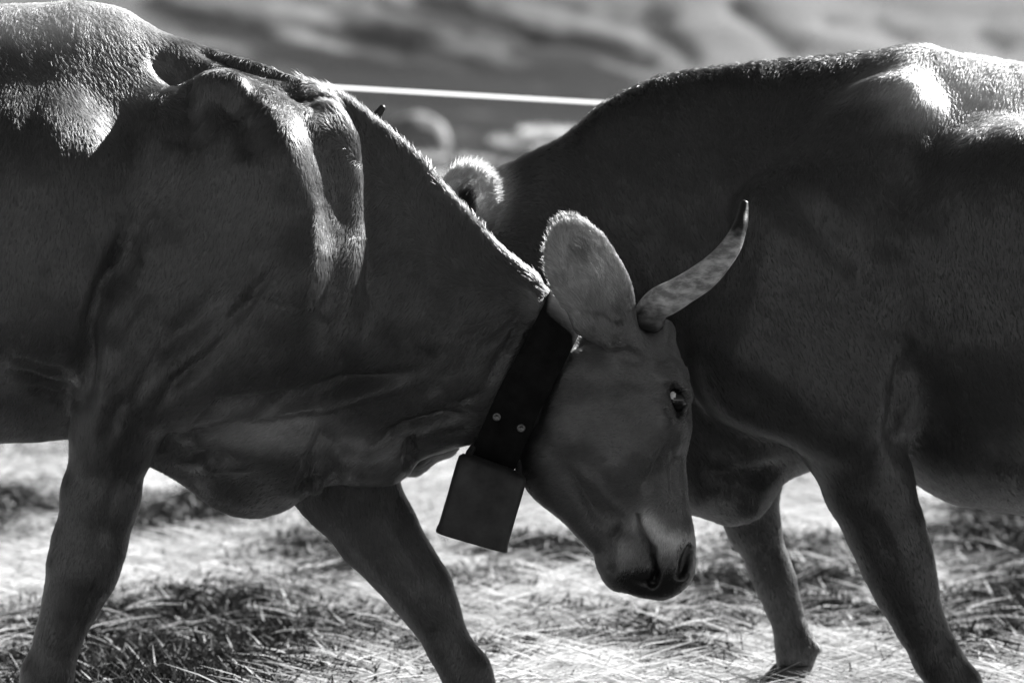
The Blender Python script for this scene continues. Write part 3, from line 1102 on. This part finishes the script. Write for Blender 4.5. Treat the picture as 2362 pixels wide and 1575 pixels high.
    V = V + N * (wr * 0.004)[:, None]
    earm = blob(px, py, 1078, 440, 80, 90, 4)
    shade = 0.032 + 0.007 * fbm(V * 5, 31, 3) + 0.9 * earm * (1 - 0.97 * blob(px, py, 1068, 474, 30, 42, 4)) + 0.8 * blob(px, py, 2275, 190, 215, 92, 3)  # ear rim light, ear cup shade and back highlight painted into the coat
    shade = shade * (1 + 0.30 * fbm(V * 2.1, 37, 3))
    leg = np.clip((py - 1080) / 120, 0, 1)
    shade = shade * (1 - 0.15 * leg)
    nose = blob(px, py, 935, 1080, 60, 40, 4)
    shade = shade * (1 - 0.8 * nose)
    back = np.clip(1 - np.abs(py - np.interp(px, [1150, 1300, 1390, 1500, 1600, 2000, 2130, 2362], [392, 318, 240, 183, 158, 122, 103, 150])) / 70, 0, 1)
    length = 0.015 - 0.003 * leg + 0.004 * earm + 0.004 * back
    lift = 0.15 + 0.2 * back + 0.2 * earm
    inview = ((px > 850) & (px < 2760)).astype(float)
    front = np.where(N[:, 1] < 0.45, 1.0, 0.3)
    dens = (0.12 + 0.88 * inview) * front * (1 - 0.8 * nose) * (1 + 1.5 * earm + 0.5 * back)
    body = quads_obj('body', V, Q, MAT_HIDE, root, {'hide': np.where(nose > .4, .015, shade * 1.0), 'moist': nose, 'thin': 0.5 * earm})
    dirs = dir_field(V, [(1500, 300, .3, 1), (1300, 500, .5, 1), (1700, 500, .3, 1), (2000, 200, -.4, 1), (2250, 220, -.35, 1), (2300, 600, .2, 1),
                         (1700, 1000, .5, 1), (2050, 1250, .3, 1), (1800, 1350, .2, 1), (1080, 420, .3, -1), (1130, 430, 1, -.4), (1000, 800, .4, -.6), (3000, 600, .4, 1)])
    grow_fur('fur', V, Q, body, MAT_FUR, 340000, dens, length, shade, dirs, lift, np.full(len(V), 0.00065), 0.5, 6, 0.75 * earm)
    # horns: the near one shows only its tip
    ctrl = [(995, 545, .285, 32), (950, 515, .25, 32), (890, 450, .22, 29), (856, 380, .215, 23), (850, 315, .215, 17), (866, 275, .21, 13), (884, 246, .205, 7)]
    near = [list(W(*c[:3])) + [c[3] * px_m(c[2])] for c in ctrl]
    make_horn(near, root, 'dark horn with a pale glinting tip')
    make_horn([[p[0], 2 * HY - p[1], p[2] - .04, p[3]] for p in near], root)
    ey = W(938, 728, .272)
    make_eye(ey, None, 0.02, root, (0.7, -0.6, 0.3))
    make_eye([ey[0], 2 * HY - ey[1], ey[2]], None, 0.02, root, (0.7, 0.6, 0.3))
    for c, d in ((W(2225, 1612, .29), (-1, 0, 0)), (W(1828, 1532, .61), (-1, 0, 0)), (W(3370, 1560, .32), (-1, 0, 0)), (W(3370, 1512, .64), (-1, 0, 0))):
        make_hoof(c, d, root, 0.05)
    return F


FA = build_cow_a()
FB = build_cow_b()


# ------------------------------------------------------------------ collar and bell
def build_collar():
    root = link(bpy.data.objects.new('cow_collar', None))
    tag(root, 'broad dark leather collar with two rivets round the front cow\'s neck', 'collar')
    top, bot = W(1300, 715, -.02), W(1128, 1040, -.02)
    cen = (top + bot) / 2
    up = (top - bot) / np.linalg.norm(top - bot)
    lat = np.array([0.0, -1.0, 0.0])
    axis = np.cross(lat, up)               # along the neck
    axis /= np.linalg.norm(axis)
    wid = 0.082
    SIDE = 1.0 if axis[0] > 0 else -1.0
    nA, nW = 120, 9
    V = np.zeros((nA, nW, 3))
    for i in range(nA):
        th = 2 * math.pi * i / nA
        d = math.sin(th) * up + math.cos(th) * lat
        for j in range(nW):
            o = cen + axis * (j / (nW - 1) - 0.5) * wid * (1 - 0.04 * math.sin(th)) + axis * SIDE * 0.013 * max(0.0, -math.sin(th)) ** 2
            ts = np.linspace(0.02, 0.36, 171)
            f = FA(o + ts[:, None] * d)
            ins = np.nonzero(f < 0.004)[0]
            # first exit from the neck (the head further on does not count)
            t = ts[0]
            for a in range(len(ts)):
                if f[a] > 0.010:
                    t = ts[a]
                    break
            t = min(t, 0.29)
            V[i, j] = (t, 0, 0)
    Rr = V[:, :, 0]
    Rr = Rr.mean(1, keepdims=True) * 0.75 + Rr * 0.25
    for _ in range(5):
        Rr = (np.roll(Rr, 1, 0) + 2 * Rr + np.roll(Rr, -1, 0)) / 4
    # slack at the bottom where the bell pulls the strap away, more on the side of the jaw
    for i in range(nA):
        for j in range(nW):
            Rr[i, j] += max(0.0, -math.sin(2 * math.pi * i / nA)) ** 3 * (0.050 + 0.014 * SIDE * (2 * j / (nW - 1) - 1))
    thick = 0.006
    pts = np.zeros((nA, nW, 2, 3))
    for i in range(nA):
        th = 2 * math.pi * i / nA
        d = math.sin(th) * up + math.cos(th) * lat
        for j in range(nW):
            o = cen + axis * (j / (nW - 1) - 0.5) * wid * (1 - 0.04 * math.sin(th)) + axis * SIDE * 0.013 * max(0.0, -math.sin(th)) ** 2
            e = 0.0012 if j in (0, nW - 1) else 0.0
            pts[i, j, 0] = o + d * (Rr[i, j] + 0.003)
            pts[i, j, 1] = o + d * (Rr[i, j] + 0.003 + thick - e)
    idx = lambda i, j, s: ((i % nA) * nW + j) * 2 + s
    F = []
    for i in range(nA):
        for j in range(nW - 1):
            F.append((idx(i, j, 1), idx(i + 1, j, 1), idx(i + 1, j + 1, 1), idx(i, j + 1, 1)))
            F.append((idx(i, j, 0), idx(i, j + 1, 0), idx(i + 1, j + 1, 0), idx(i + 1, j, 0)))
        F.append((idx(i, 0, 0), idx(i + 1, 0, 0), idx(i + 1, 0, 1), idx(i, 0, 1)))
        F.append((idx(i, nW - 1, 0), idx(i, nW - 1, 1), idx(i + 1, nW - 1, 1), idx(i + 1, nW - 1, 0)))
    mesh_obj('strap', pts.reshape(-1, 3), F, MAT_LEATHER, root, smooth=True)
    # rivets: domed heads with a sunken middle, set into the strap
    outer = pts[:, :, 1].reshape(-1, 3)
    ox, oy = project(outer)
    for rx, ry in ((1146, 961), (1202, 987)):
        c = outer[np.argmin(np.hypot(ox - rx, oy - ry) + 1e3 * (outer[:, 1] > 0))]
        n = c - cen
        n = n - axis * (n @ axis)
        n /= np.linalg.norm(n)
        n = n * 0.3 + lat * 0.9
        n /= np.linalg.norm(n)
        c = W(rx, ry, c[1])
        a = np.cross(n, (0, 0, 1.0)); a /= np.linalg.norm(a)
        b = np.cross(n, a)
        prof = [(0.0, .0012), (.0028, .0016), (.0042, .0034), (.0060, .0036), (.0074, .0024), (.0078, -.003)]
        RV, RF = [c + n * prof[0][1]], []
        for (r_, h_) in prof[1:]:
            for s in range(16):
                t = 2 * math.pi * s / 16
                RV.append(c + n * h_ + r_ * (math.cos(t) * a + math.sin(t) * b))
        for s in range(16):
            RF.append((0, 1 + s, 1 + (s + 1) % 16))
        for k in range(len(prof) - 2):
            for s in range(16):
                t = (s + 1) % 16
                RF.append((1 + k * 16 + s, 1 + (k + 1) * 16 + s, 1 + (k + 1) * 16 + t, 1 + k * 16 + t))
        mesh_obj('rivet', RV, RF, MAT_RIVET, root)
    return root


def build_bell():
    root = link(bpy.data.objects.new('cow_bell', None))
    tag(root, 'large dark sheet-metal cow bell hanging tilted under the front cow\'s collar', 'bell')
    y0 = -0.125
    tl, tr, br, bl = W(1058, 1048, y0), W(1216, 1104, y0), W(1168, 1268, y0), W(1008, 1222, y0)
    V, F = [], []
    rings, seg = 14, 40
    top, bot = (tl + tr) / 2, (bl + br) / 2
    ax_t, ax_b = (tr - tl) / 2, (br - bl) / 2
    down = bot - top
    def ring(c, ax, dep, e):
        out = []
        for s in range(seg):
            t = 2 * math.pi * s / seg
            cx, cy = math.cos(t), math.sin(t)
            x = math.copysign(abs(cx) ** e, cx)
            y = math.copysign(abs(cy) ** e, cy)
            out.append(c + ax * x + np.array([0, 1.0, 0]) * dep * y)
        return out
    # crown, walls, thickened rim, inside
    prof = [(-0.05, .30, .5), (-0.045, .62, .5), (-0.02, .90, .45), (0.02, .985, .5), (0.10, 1.0, .5), (0.3, 1.0, .42), (0.5, .995, .42), (0.7, 1.0, .42), (0.88, 1.0, .42),
            (0.95, 1.01, .42), (0.985, 1.03, .42), (1.0, 1.03, .42), (1.0, .96, .42), (0.9, .95, .42), (0.1, .94, .42), (0.04, .5, .45)]
    for t, sc, e in prof:
        tt = max(0, min(1, t))
        ax = (ax_t * (1 - tt) + ax_b * tt) * sc
        dep = (0.040 * (1 - tt) + 0.055 * tt) * sc
        V += ring(top + down * t, ax, dep, e)
    n = len(prof)
    for k in range(n - 1):
        for s in range(seg):
            t = (s + 1) % seg
            F.append((k * seg + s, (k + 1) * seg + s, (k + 1) * seg + t, k * seg + t))
    F.append(tuple(range(seg)))
    F.append(tuple(range((n - 1) * seg, n * seg))[::-1])
    mesh_obj('shell', V, F, MAT_BELL, root)
    # carrying bracket that grips the strap
    up = -down / np.linalg.norm(down)
    a = ax_t / np.linalg.norm(ax_t)
    arc = []
    for t in np.linspace(0, math.pi, 15):
        arc.append(list(top + a * 0.048 * math.cos(t) + up * (0.045 * math.sin(t) - 0.004) + np.array([0, 0.055 * math.sin(t) ** .5, 0])) + [0.0065])
    S = np.array(arc)
    Vt, Qt, al, c0, c1, sg, nn = tube(S[:, :3], S[:, 3], 12)
    mesh_obj('bracket', Vt, [tuple(q) for q in Qt], MAT_BELL, root)
    cl = spline([list(top + down * .06) + [.004], list(top + down * .5) + [.004], list(top + down * .82) + [.007], list(top + down * .9) + [.015],
                 list(top + down * .97) + [.016], list(top + down * 1.01) + [.006]], 24)
    Vt, Qt, al, c0, c1, sg, nn = tube(cl[:, :3], cl[:, 3], 14)
    mesh_obj('clapper', Vt, [tuple(q) for q in Qt], MAT_BELL, root)
    return root


build_collar()
build_bell()


# ------------------------------------------------------------------ ground, hillside, grass
def ground_material(name, light, dark, attr):
    m, n, l, out = new_mat(name)
    b = n.new('ShaderNodeBsdfPrincipled')
    b.inputs['Roughness'].default_value = 0.9
    b.inputs['Specular IOR Level'].default_value = 0.15
    a = n.new('ShaderNodeAttribute')
    a.attribute_name = attr
    tc = n.new('ShaderNodeTexCoord')
    nz = n.new('ShaderNodeTexNoise')
    nz.inputs['Scale'].default_value = 9.0
    nz.inputs['Detail'].default_value = 9.0
    nz.inputs['Roughness'].default_value = 0.7
    l.new(tc.outputs['Object'], nz.inputs['Vector'])
    ad = n.new('ShaderNodeMath')
    ad.operation = 'MULTIPLY_ADD'
    l.new(nz.outputs['Fac'], ad.inputs[0])
    ad.inputs[1].default_value = 0.7
    l.new(a.outputs['Fac'], ad.inputs[2])
    mr = n.new('ShaderNodeMapRange')
    mr.inputs['From Min'].default_value = 0.25
    mr.inputs['From Max'].default_value = 1.25
    mr.inputs['To Min'].default_value = light
    mr.inputs['To Max'].default_value = dark
    l.new(ad.outputs[0], mr.inputs['Value'])
    l.new(mr.outputs['Result'], b.inputs['Base Color'])
    bp = n.new('ShaderNodeBump')
    bp.inputs['Strength'].default_value = 0.7
    bp.inputs['Distance'].default_value = 0.04
    l.new(nz.outputs['Fac'], bp.inputs['Height'])
    l.new(bp.outputs['Normal'], b.inputs['Normal'])
    l.new(b.outputs['BSDF'], out.inputs['Surface'])
    return m


def grass_material():
    m, n, l, out = new_mat('dry grass')
    a = n.new('ShaderNodeAttribute')
    a.attribute_name = 'tone'
    d = n.new('ShaderNodeBsdfDiffuse')
    t = n.new('ShaderNodeBsdfTranslucent')
    g = n.new('ShaderNodeBsdfGlossy')
    g.inputs['Roughness'].default_value = 0.4
    g.inputs['Color'].default_value = (0.5, 0.5, 0.5, 1)
    m1 = n.new('ShaderNodeMixShader')
    m1.inputs[0].default_value = 0.4
    m2 = n.new('ShaderNodeMixShader')
    m2.inputs[0].default_value = 0.03
    l.new(a.outputs['Fac'], d.inputs['Color'])
    l.new(a.outputs['Fac'], t.inputs['Color'])
    l.new(d.outputs[0], m1.inputs[1])
    l.new(t.outputs[0], m1.inputs[2])
    l.new(m1.outputs[0], m2.inputs[1])
    l.new(g.outputs[0], m2.inputs[2])
    l.new(m2.outputs[0], out.inputs['Surface'])
    return m


MAT_GRASS = grass_material()

DARK_SPOTS = [  # darker herbs and trodden earth, some painting cast shade as at bottom left: photo px, py, half width px, strength
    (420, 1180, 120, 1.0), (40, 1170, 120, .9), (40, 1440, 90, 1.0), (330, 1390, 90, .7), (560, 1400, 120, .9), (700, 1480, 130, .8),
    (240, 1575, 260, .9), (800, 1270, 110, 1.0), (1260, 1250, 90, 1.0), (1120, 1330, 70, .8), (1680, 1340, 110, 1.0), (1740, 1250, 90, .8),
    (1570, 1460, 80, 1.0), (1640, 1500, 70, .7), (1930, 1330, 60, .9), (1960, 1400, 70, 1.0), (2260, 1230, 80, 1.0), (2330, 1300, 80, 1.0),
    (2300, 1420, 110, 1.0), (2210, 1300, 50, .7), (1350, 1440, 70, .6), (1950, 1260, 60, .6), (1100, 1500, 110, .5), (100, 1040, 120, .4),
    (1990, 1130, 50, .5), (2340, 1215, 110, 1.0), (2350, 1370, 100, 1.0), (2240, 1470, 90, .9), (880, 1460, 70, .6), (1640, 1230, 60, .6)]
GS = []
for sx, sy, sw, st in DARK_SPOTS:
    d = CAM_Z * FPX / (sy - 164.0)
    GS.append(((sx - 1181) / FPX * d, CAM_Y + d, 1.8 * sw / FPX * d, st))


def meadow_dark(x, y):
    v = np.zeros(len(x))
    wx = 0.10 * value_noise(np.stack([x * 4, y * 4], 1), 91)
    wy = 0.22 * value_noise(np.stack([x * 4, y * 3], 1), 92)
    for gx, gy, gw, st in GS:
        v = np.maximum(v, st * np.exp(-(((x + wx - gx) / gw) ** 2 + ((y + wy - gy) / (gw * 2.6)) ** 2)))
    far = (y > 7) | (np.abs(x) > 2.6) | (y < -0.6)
    v = np.where(far, np.clip(0.55 + fbm(np.stack([x * 1.1, y * 0.6], 1), 5, 3), 0.2, 1), v)  # unseen ground darkened to cut the bounce light on the cows
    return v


def ground_z(x, y):
    z = 0.03 * fbm(np.stack([x * 1.5, y * 1.2], 1), 8, 3)
    return z - 0.02


def build_ground():
    def axis(lo, hi, c0, c1, fine, coarse_n):
        return np.unique(np.concatenate([np.linspace(lo, c0, coarse_n), np.arange(c0, c1, fine), np.linspace(c1, hi, coarse_n)]))
    xs = axis(-400, 400, -4, 4, 0.08, 40)
    ys = axis(-120, 36.2, -2, 9, 0.08, 40)
    X, Y = np.meshgrid(xs, ys, indexing='ij')
    x, y = X.ravel(), Y.ravel()
    z = ground_z(x, y)
    V = np.stack([x, y, z], 1)
    a, b = len(xs), len(ys)
    I = np.arange(a * b).reshape(a, b)
    Q = np.stack([I[:-1, :-1], I[1:, :-1], I[1:, 1:], I[:-1, 1:]], -1).reshape(-1, 4)
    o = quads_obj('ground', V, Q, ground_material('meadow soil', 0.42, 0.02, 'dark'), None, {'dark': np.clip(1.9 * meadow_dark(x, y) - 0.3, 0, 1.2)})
    tag(o, 'flat trodden meadow of pale dry grass', 'ground', kind='structure')


HILL_Y0 = 35.0
HILL_STREAKS = [  # dark cattle tracks and strips cut into the slope: photo polyline, width px, drop m
    ([(330, 10), (480, 50), (640, 90)], 16, .7), ([(770, 62), (850, 88), (950, 112)], 24, 1.0), ([(800, 80), (960, 118), (1100, 150)], 16, .8),
    ([(960, 0), (1080, 36), (1190, 70), (1240, 92)], 13, 1.0), ([(1210, 80), (1330, 104), (1430, 128), (1520, 150)], 14, 1.0),
    ([(860, 0), (960, 30), (1080, 66)], 8, .5), ([(1480, 130), (1560, 100), (1500, 60)], 20, .25),
    ([(1680, 0), (1740, 40), (1800, 90), (1850, 120)], 22, .8), ([(1500, 60), (1580, 110), (1620, 150)], 22, .7),
    ([(2010, 20), (2060, 70), (2120, 100)], 26, .6), ([(2250, 60), (2330, 110)], 26, .7), ([(1880, 40), (1990, 20)], 22, .5), ([(1480, 20), (1560, 40)], 22, .5)]


def hill_z(y):
    d = np.maximum(y - HILL_Y0, 0)
    return 0.34 * d - 0.34 * 1.2 * (1 - np.exp(-d / 1.2)) - 0.02


def build_hill():
    xs = np.unique(np.concatenate([np.linspace(-400, -14, 40), np.arange(-14, 14, 0.09), np.linspace(14, 400, 40)]))
    ys = np.unique(np.concatenate([np.arange(HILL_Y0 - 0.4, 48, 0.06), np.linspace(48, 260, 50)]))
    X, Y = np.meshgrid(xs, ys, indexing='ij')
    x, y = X.ravel(), Y.ravel()
    z = hill_z(y)
    V = np.stack([x, y, z], 1)
    px, py = project(V)
    vis = (np.abs(x) < 15) & (y < 49)
    dark = np.zeros(len(x))
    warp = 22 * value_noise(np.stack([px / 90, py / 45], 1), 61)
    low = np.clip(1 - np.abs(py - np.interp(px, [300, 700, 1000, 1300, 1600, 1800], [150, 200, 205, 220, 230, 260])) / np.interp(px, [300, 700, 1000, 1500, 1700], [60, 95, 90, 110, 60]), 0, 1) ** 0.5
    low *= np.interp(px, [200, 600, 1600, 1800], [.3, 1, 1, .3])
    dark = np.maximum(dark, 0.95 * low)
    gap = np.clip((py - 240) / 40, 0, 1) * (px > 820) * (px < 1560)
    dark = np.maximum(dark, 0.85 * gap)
    drop = np.zeros(len(x))
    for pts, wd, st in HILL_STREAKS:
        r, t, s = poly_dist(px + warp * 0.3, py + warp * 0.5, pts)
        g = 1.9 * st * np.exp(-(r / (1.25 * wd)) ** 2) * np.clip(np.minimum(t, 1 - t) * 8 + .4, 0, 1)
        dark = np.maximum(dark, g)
        drop += 0.035 * g
    dark = np.where(vis, dark, np.clip(0.5 + fbm(np.stack([x * .2, y * .12], 1), 15, 3), 0, 1))
    lump = 0.05 * fbm(np.stack([x * 0.9 + y * .4, y * 1.1], 1), 19, 4)
    rise = np.clip((y - HILL_Y0) / 2, 0, 1)
    # terracettes trodden across the slope
    terr = 0.012 * np.sin((y * 5.2 + x * 0.9) + 2.2 * value_noise(np.stack([x * .35, y * .35], 1), 33)) * rise
    z = z + rise * (lump * np.clip(1.2 - dark, .4, 1) - drop) + terr
    light = np.clip(fbm(np.stack([x * 1.0 + y * .7, y * 1.6], 1), 23, 4) * 0.9, -0.5, 0.5)
    strk = fbm(np.stack([px / 260 + py / 400, (py - 0.27 * px) / 26], 1), 81, 3)
    strk = strk + 0.35 * value_noise(np.stack([px / 46, py / 26], 1), 83)
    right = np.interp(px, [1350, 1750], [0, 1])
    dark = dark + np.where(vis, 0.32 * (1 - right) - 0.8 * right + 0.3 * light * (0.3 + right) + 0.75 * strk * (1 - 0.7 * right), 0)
    V[:, 2] = z
    a, b = len(xs), len(ys)
    I = np.arange(a * b).reshape(a, b)
    Q = np.stack([I[:-1, :-1], I[1:, :-1], I[1:, 1:], I[:-1, 1:]], -1).reshape(-1, 4)
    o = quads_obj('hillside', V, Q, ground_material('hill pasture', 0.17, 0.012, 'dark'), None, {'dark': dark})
    tag(o, 'blurred pasture hillside with dark trodden strips behind the cows', 'hillside', kind='structure')


def blades(name, base, length, width, head, lean, tone, bend, seed=1):
    """Grass as curved ribbons: two quads per blade."""
    n = len(base)
    r = np.random.default_rng(seed)
    d = np.stack([np.cos(head), np.sin(head), np.zeros(n)], 1)
    side = np.stack([-np.sin(head), np.cos(head), np.zeros(n)], 1)
    tw = r.uniform(-1.2, 1.2, n)
    up = np.array([0, 0, 1.0])
    wv = side * np.cos(tw)[:, None] + up * np.sin(tw)[:, None] * 0.8
    V = np.zeros((n, 6, 3), np.float32)
    for k, s in enumerate((0.0, 0.55, 1.0)):
        horiz = (lean * s)[:, None] * d
        vert = (np.sqrt(np.maximum(1 - lean ** 2, 0)) * s - bend * s * s)[:, None] * up
        c = base + (horiz + vert) * length[:, None]
        c[:, 2] = np.maximum(c[:, 2], base[:, 2] + 0.002)
        w = width * (1.0, 0.85, 0.15)[k]
        V[:, 2 * k] = c - wv * w[:, None]
        V[:, 2 * k + 1] = c + wv * w[:, None]
    o = np.arange(n)[:, None] * 6
    Q = np.concatenate([o + np.array([0, 1, 3, 2]), o + np.array([2, 3, 5, 4])])
    return quads_obj(name, V.reshape(-1, 3), Q, MAT_GRASS, None, {'tone': np.repeat(tone, 6)}, smooth=False)


def build_meadow():
    r = np.random.default_rng(3)
    n = 230000
    y = 0.2 + 8.0 * r.random(n) ** 1.5
    half = 1.7 + 0.16 * (y + 7)
    x = (r.random(n) * 2 - 1) * half
    n2 = 25000
    x = np.concatenate([x, r.uniform(-5, 5, n2)])
    y = np.concatenate([y, r.uniform(-1.5, 14, n2)])
    n = len(x)
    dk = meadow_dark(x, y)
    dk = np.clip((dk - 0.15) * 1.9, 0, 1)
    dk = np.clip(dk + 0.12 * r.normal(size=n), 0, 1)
    base = np.stack([x, y, ground_z(x, y)], 1)
    dead = r.random(n) > np.clip(dk * 1.35, 0, .993)
    head = np.where(r.random(n) < 0.5, 0.0, math.pi) + r.normal(0, 0.22, n)
    ln = np.where(dead, r.uniform(.06, .19, n), r.uniform(.03, .07, n))
    lean = np.where(dead, r.uniform(.86, .995, n), r.uniform(.6, .97, n))
    head = np.where(dead, head, r.uniform(0, 2 * math.pi, n))
    wd = np.where(dead, r.uniform(.0011, .0026, n), r.uniform(.002, .0045, n))
    bend = np.where(dead, r.uniform(.1, .35, n), r.uniform(.0, .25, n))
    patch = 0.5 + 0.5 * fbm(np.stack([x * 2.2, y * 1.2], 1), 44, 3)
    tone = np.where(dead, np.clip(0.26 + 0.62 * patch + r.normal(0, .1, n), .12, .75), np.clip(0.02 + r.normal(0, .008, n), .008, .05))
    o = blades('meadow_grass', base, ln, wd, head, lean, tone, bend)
    tag(o, 'pale trampled dry grass covering the meadow under the cows', 'grass', kind='stuff')


def build_tussocks():
    spots = [(1105, 350, 38, .5), (1175, 308, 34, .5), (1250, 286, 40, .75), (1312, 290, 36, .95), (1025, 385, 60, .6), (1275, 325, 36, .6), (1205, 368, 34, .35), (990, 345, 30, .6)]
    names = ['low pale grass tussock left of the middle of the bank', 'pale grass tussock in the middle of the bank below the fence tape',
             'bright grass tussock on the bank just left of the brightest one', 'brightest grass tussock on the bank, against the rear cow\'s neck',
             'broad pale grass tussock right behind the rear cow\'s bright ear', 'dull grass tussock under the brightest one by the rear cow\'s neck',
             'darkest grass tussock on the bank just above the rear cow\'s mane', 'small pale grass tussock beside the front cow\'s crest']
    r = np.random.default_rng(12)
    for (sx, sy, sw, tn), lab in zip(spots, names):
        # stand it on the slope where that pixel's ray meets it
        yy = np.linspace(HILL_Y0 - 12, 60, 2000)
        rays = np.array([W(sx, sy + 14, v) for v in yy])
        k = np.argmax(rays[:, 2] < hill_z(yy) + 0.05)
        c = rays[k]
        rad = sw / FPX * (c[1] - CAM_Y)
        n = 800 if tn > .55 else 400
        th = r.uniform(0, 2 * math.pi, n)
        q = rad * np.sqrt(r.random(n))
        base = np.stack([c[0] + q * np.cos(th), c[1] + 0.6 * q * np.sin(th), np.zeros(n)], 1)
        base[:, 2] = hill_z(base[:, 1]) - 0.05
        o = blades('grass_tussock', base, r.uniform(.08, .22, n), r.uniform(.005, .012, n), th + r.normal(0, .5, n), r.uniform(.3, .9, n),
                   np.clip(tn + r.normal(0, .1, n), .05, .8), r.uniform(.1, .4, n), int(sx))
        tag(o, lab, 'tussock', 'grass tussocks on the bank behind')


build_ground()
build_hill()
build_meadow()
build_tussocks()


# ------------------------------------------------------------------ boulder and fence
def build_boulder():
    c = W(965, 292, 37.0)
    c[2] = float(hill_z(np.array([37.0]))[0]) + 0.05
    nu, nv = 40, 24
    P = []
    for j in range(nv + 1):
        ph = math.pi * j / nv
        for i in range(nu):
            th = 2 * math.pi * i / nu
            P.append((math.sin(ph) * math.cos(th), math.sin(ph) * math.sin(th), math.cos(ph)))
    P = np.array(P)
    rr = 1 + 0.16 * fbm(P * 1.8 + 3, 71, 4) + 0.04 * fbm(P * 6, 72, 3)
    V = P * rr[:, None] * np.array([.38, .34, .34]) + c
    F = []
    for j in range(nv):
        for i in range(nu):
            F.append((j * nu + i, (j + 1) * nu + i, (j + 1) * nu + (i + 1) % nu, j * nu + (i + 1) % nu))
    o = mesh_obj('boulder', V, F, plain('lichened stone', 0.2, 0.9, 0.2, noise=0.35, scale=7, bump=0.6))
    tag(o, 'rounded grey boulder on the bank below the white fence tape', 'boulder')


def build_fence():
    root = link(bpy.data.objects.new('electric_fence', None))
    tag(root, 'white electric fence tape stretched between posts behind the cows', 'fence')
    m, n, l, out = new_mat('white fence tape')
    d = n.new('ShaderNodeBsdfDiffuse')
    t = n.new('ShaderNodeBsdfTranslucent')
    for s in (d, t):
        s.inputs['Color'].default_value = (.85, .85, .85, 1)
    wv = n.new('ShaderNodeTexWave')
    wv.inputs['Scale'].default_value = 300.0
    wv.bands_direction = 'Z'
    tc = n.new('ShaderNodeTexCoord')
    l.new(tc.outputs['Object'], wv.inputs['Vector'])
    mr = n.new('ShaderNodeMapRange')
    mr.inputs['To Min'].default_value = 0.78
    mr.inputs['To Max'].default_value = 0.9
    l.new(wv.outputs['Fac'], mr.inputs['Value'])
    l.new(mr.outputs['Result'], d.inputs['Color'])
    mx = n.new('ShaderNodeMixShader')
    mx.inputs[0].default_value = 0.5
    l.new(d.outputs[0], mx.inputs[1])
    l.new(t.outputs[0], mx.inputs[2])
    l.new(mx.outputs[0], out.inputs['Surface'])
    a, b = W(760, 201, 1.2), W(1390, 238, 1.9)
    dirv = (b - a) / (b[0] - a[0])
    pts = []
    posts = [a[0] - 4.2, W(-330, 1200, 1.0)[0], W(2760, 1200, 3.0)[0], a[0] + 5.6]
    for x in np.linspace(posts[0], posts[-1], 240):
        p = a + dirv * (x - a[0])
        i = min(max(np.searchsorted(posts, x) - 1, 0), 2)
        f = (x - posts[i]) / (posts[i + 1] - posts[i])
        if x > b[0]:
            p[2] = a[2] + dirv[2] * (b[0] - a[0]) + 0.0 - 0.02 * (x - b[0])
        if x < a[0]:
            p[2] = a[2] + dirv[2] * (x - a[0]) * .3
        pts.append(p)
    pts = np.array(pts)
    hw, th = 0.006, 0.0008
    V, Q = [], []
    for k, p in enumerate(pts):
        tw = 0.62 + 0.25 * math.sin(k * 0.05)
        wv_ = np.array([0, math.sin(tw), math.cos(tw)]) * hw
        nv_ = np.array([0, math.cos(tw), -math.sin(tw)]) * th
        V += [p - wv_ - nv_, p + wv_ - nv_, p + wv_ + nv_, p - wv_ + nv_]
    for k in range(len(pts) - 1):
        o = k * 4
        for s in range(4):
            t_ = (s + 1) % 4
            Q.append((o + s, o + t_, o + 4 + t_, o + 4 + s))
    mesh_obj('tape', V, Q, m, root, smooth=False)
    pm = plain('weathered post', 0.35, 0.7, 0.3, noise=0.3, scale=20, bump=0.3)
    for x in posts:
        p = pts[np.argmin(np.abs(pts[:, 0] - x))]
        path = np.array([[p[0], p[1] + .022, z] for z in np.linspace(-.15, p[2] + .06, 8)])
        Vt, Qt, al, c0, c1, sg, nn = tube(path, np.linspace(.02, .017, 8), 12)
        fc = [tuple(q) for q in Qt] + [tuple(range((nn - 1) * sg, nn * sg))]
        po = mesh_obj('post', Vt, fc, pm, root)
        ins = np.array([[p[0], p[1] + .022 - k, p[2]] for k in (0.012, .02, .03, .036)])
        Vt, Qt, al, c0, c1, sg, nn = tube(ins + np.array([[0, 0, 1e-4 * i] for i in range(4)]), [.012, .014, .014, .006], 10)
        mesh_obj('insulator', Vt, [tuple(q) for q in Qt], MAT_LEATHER, po)


build_boulder()
build_fence()
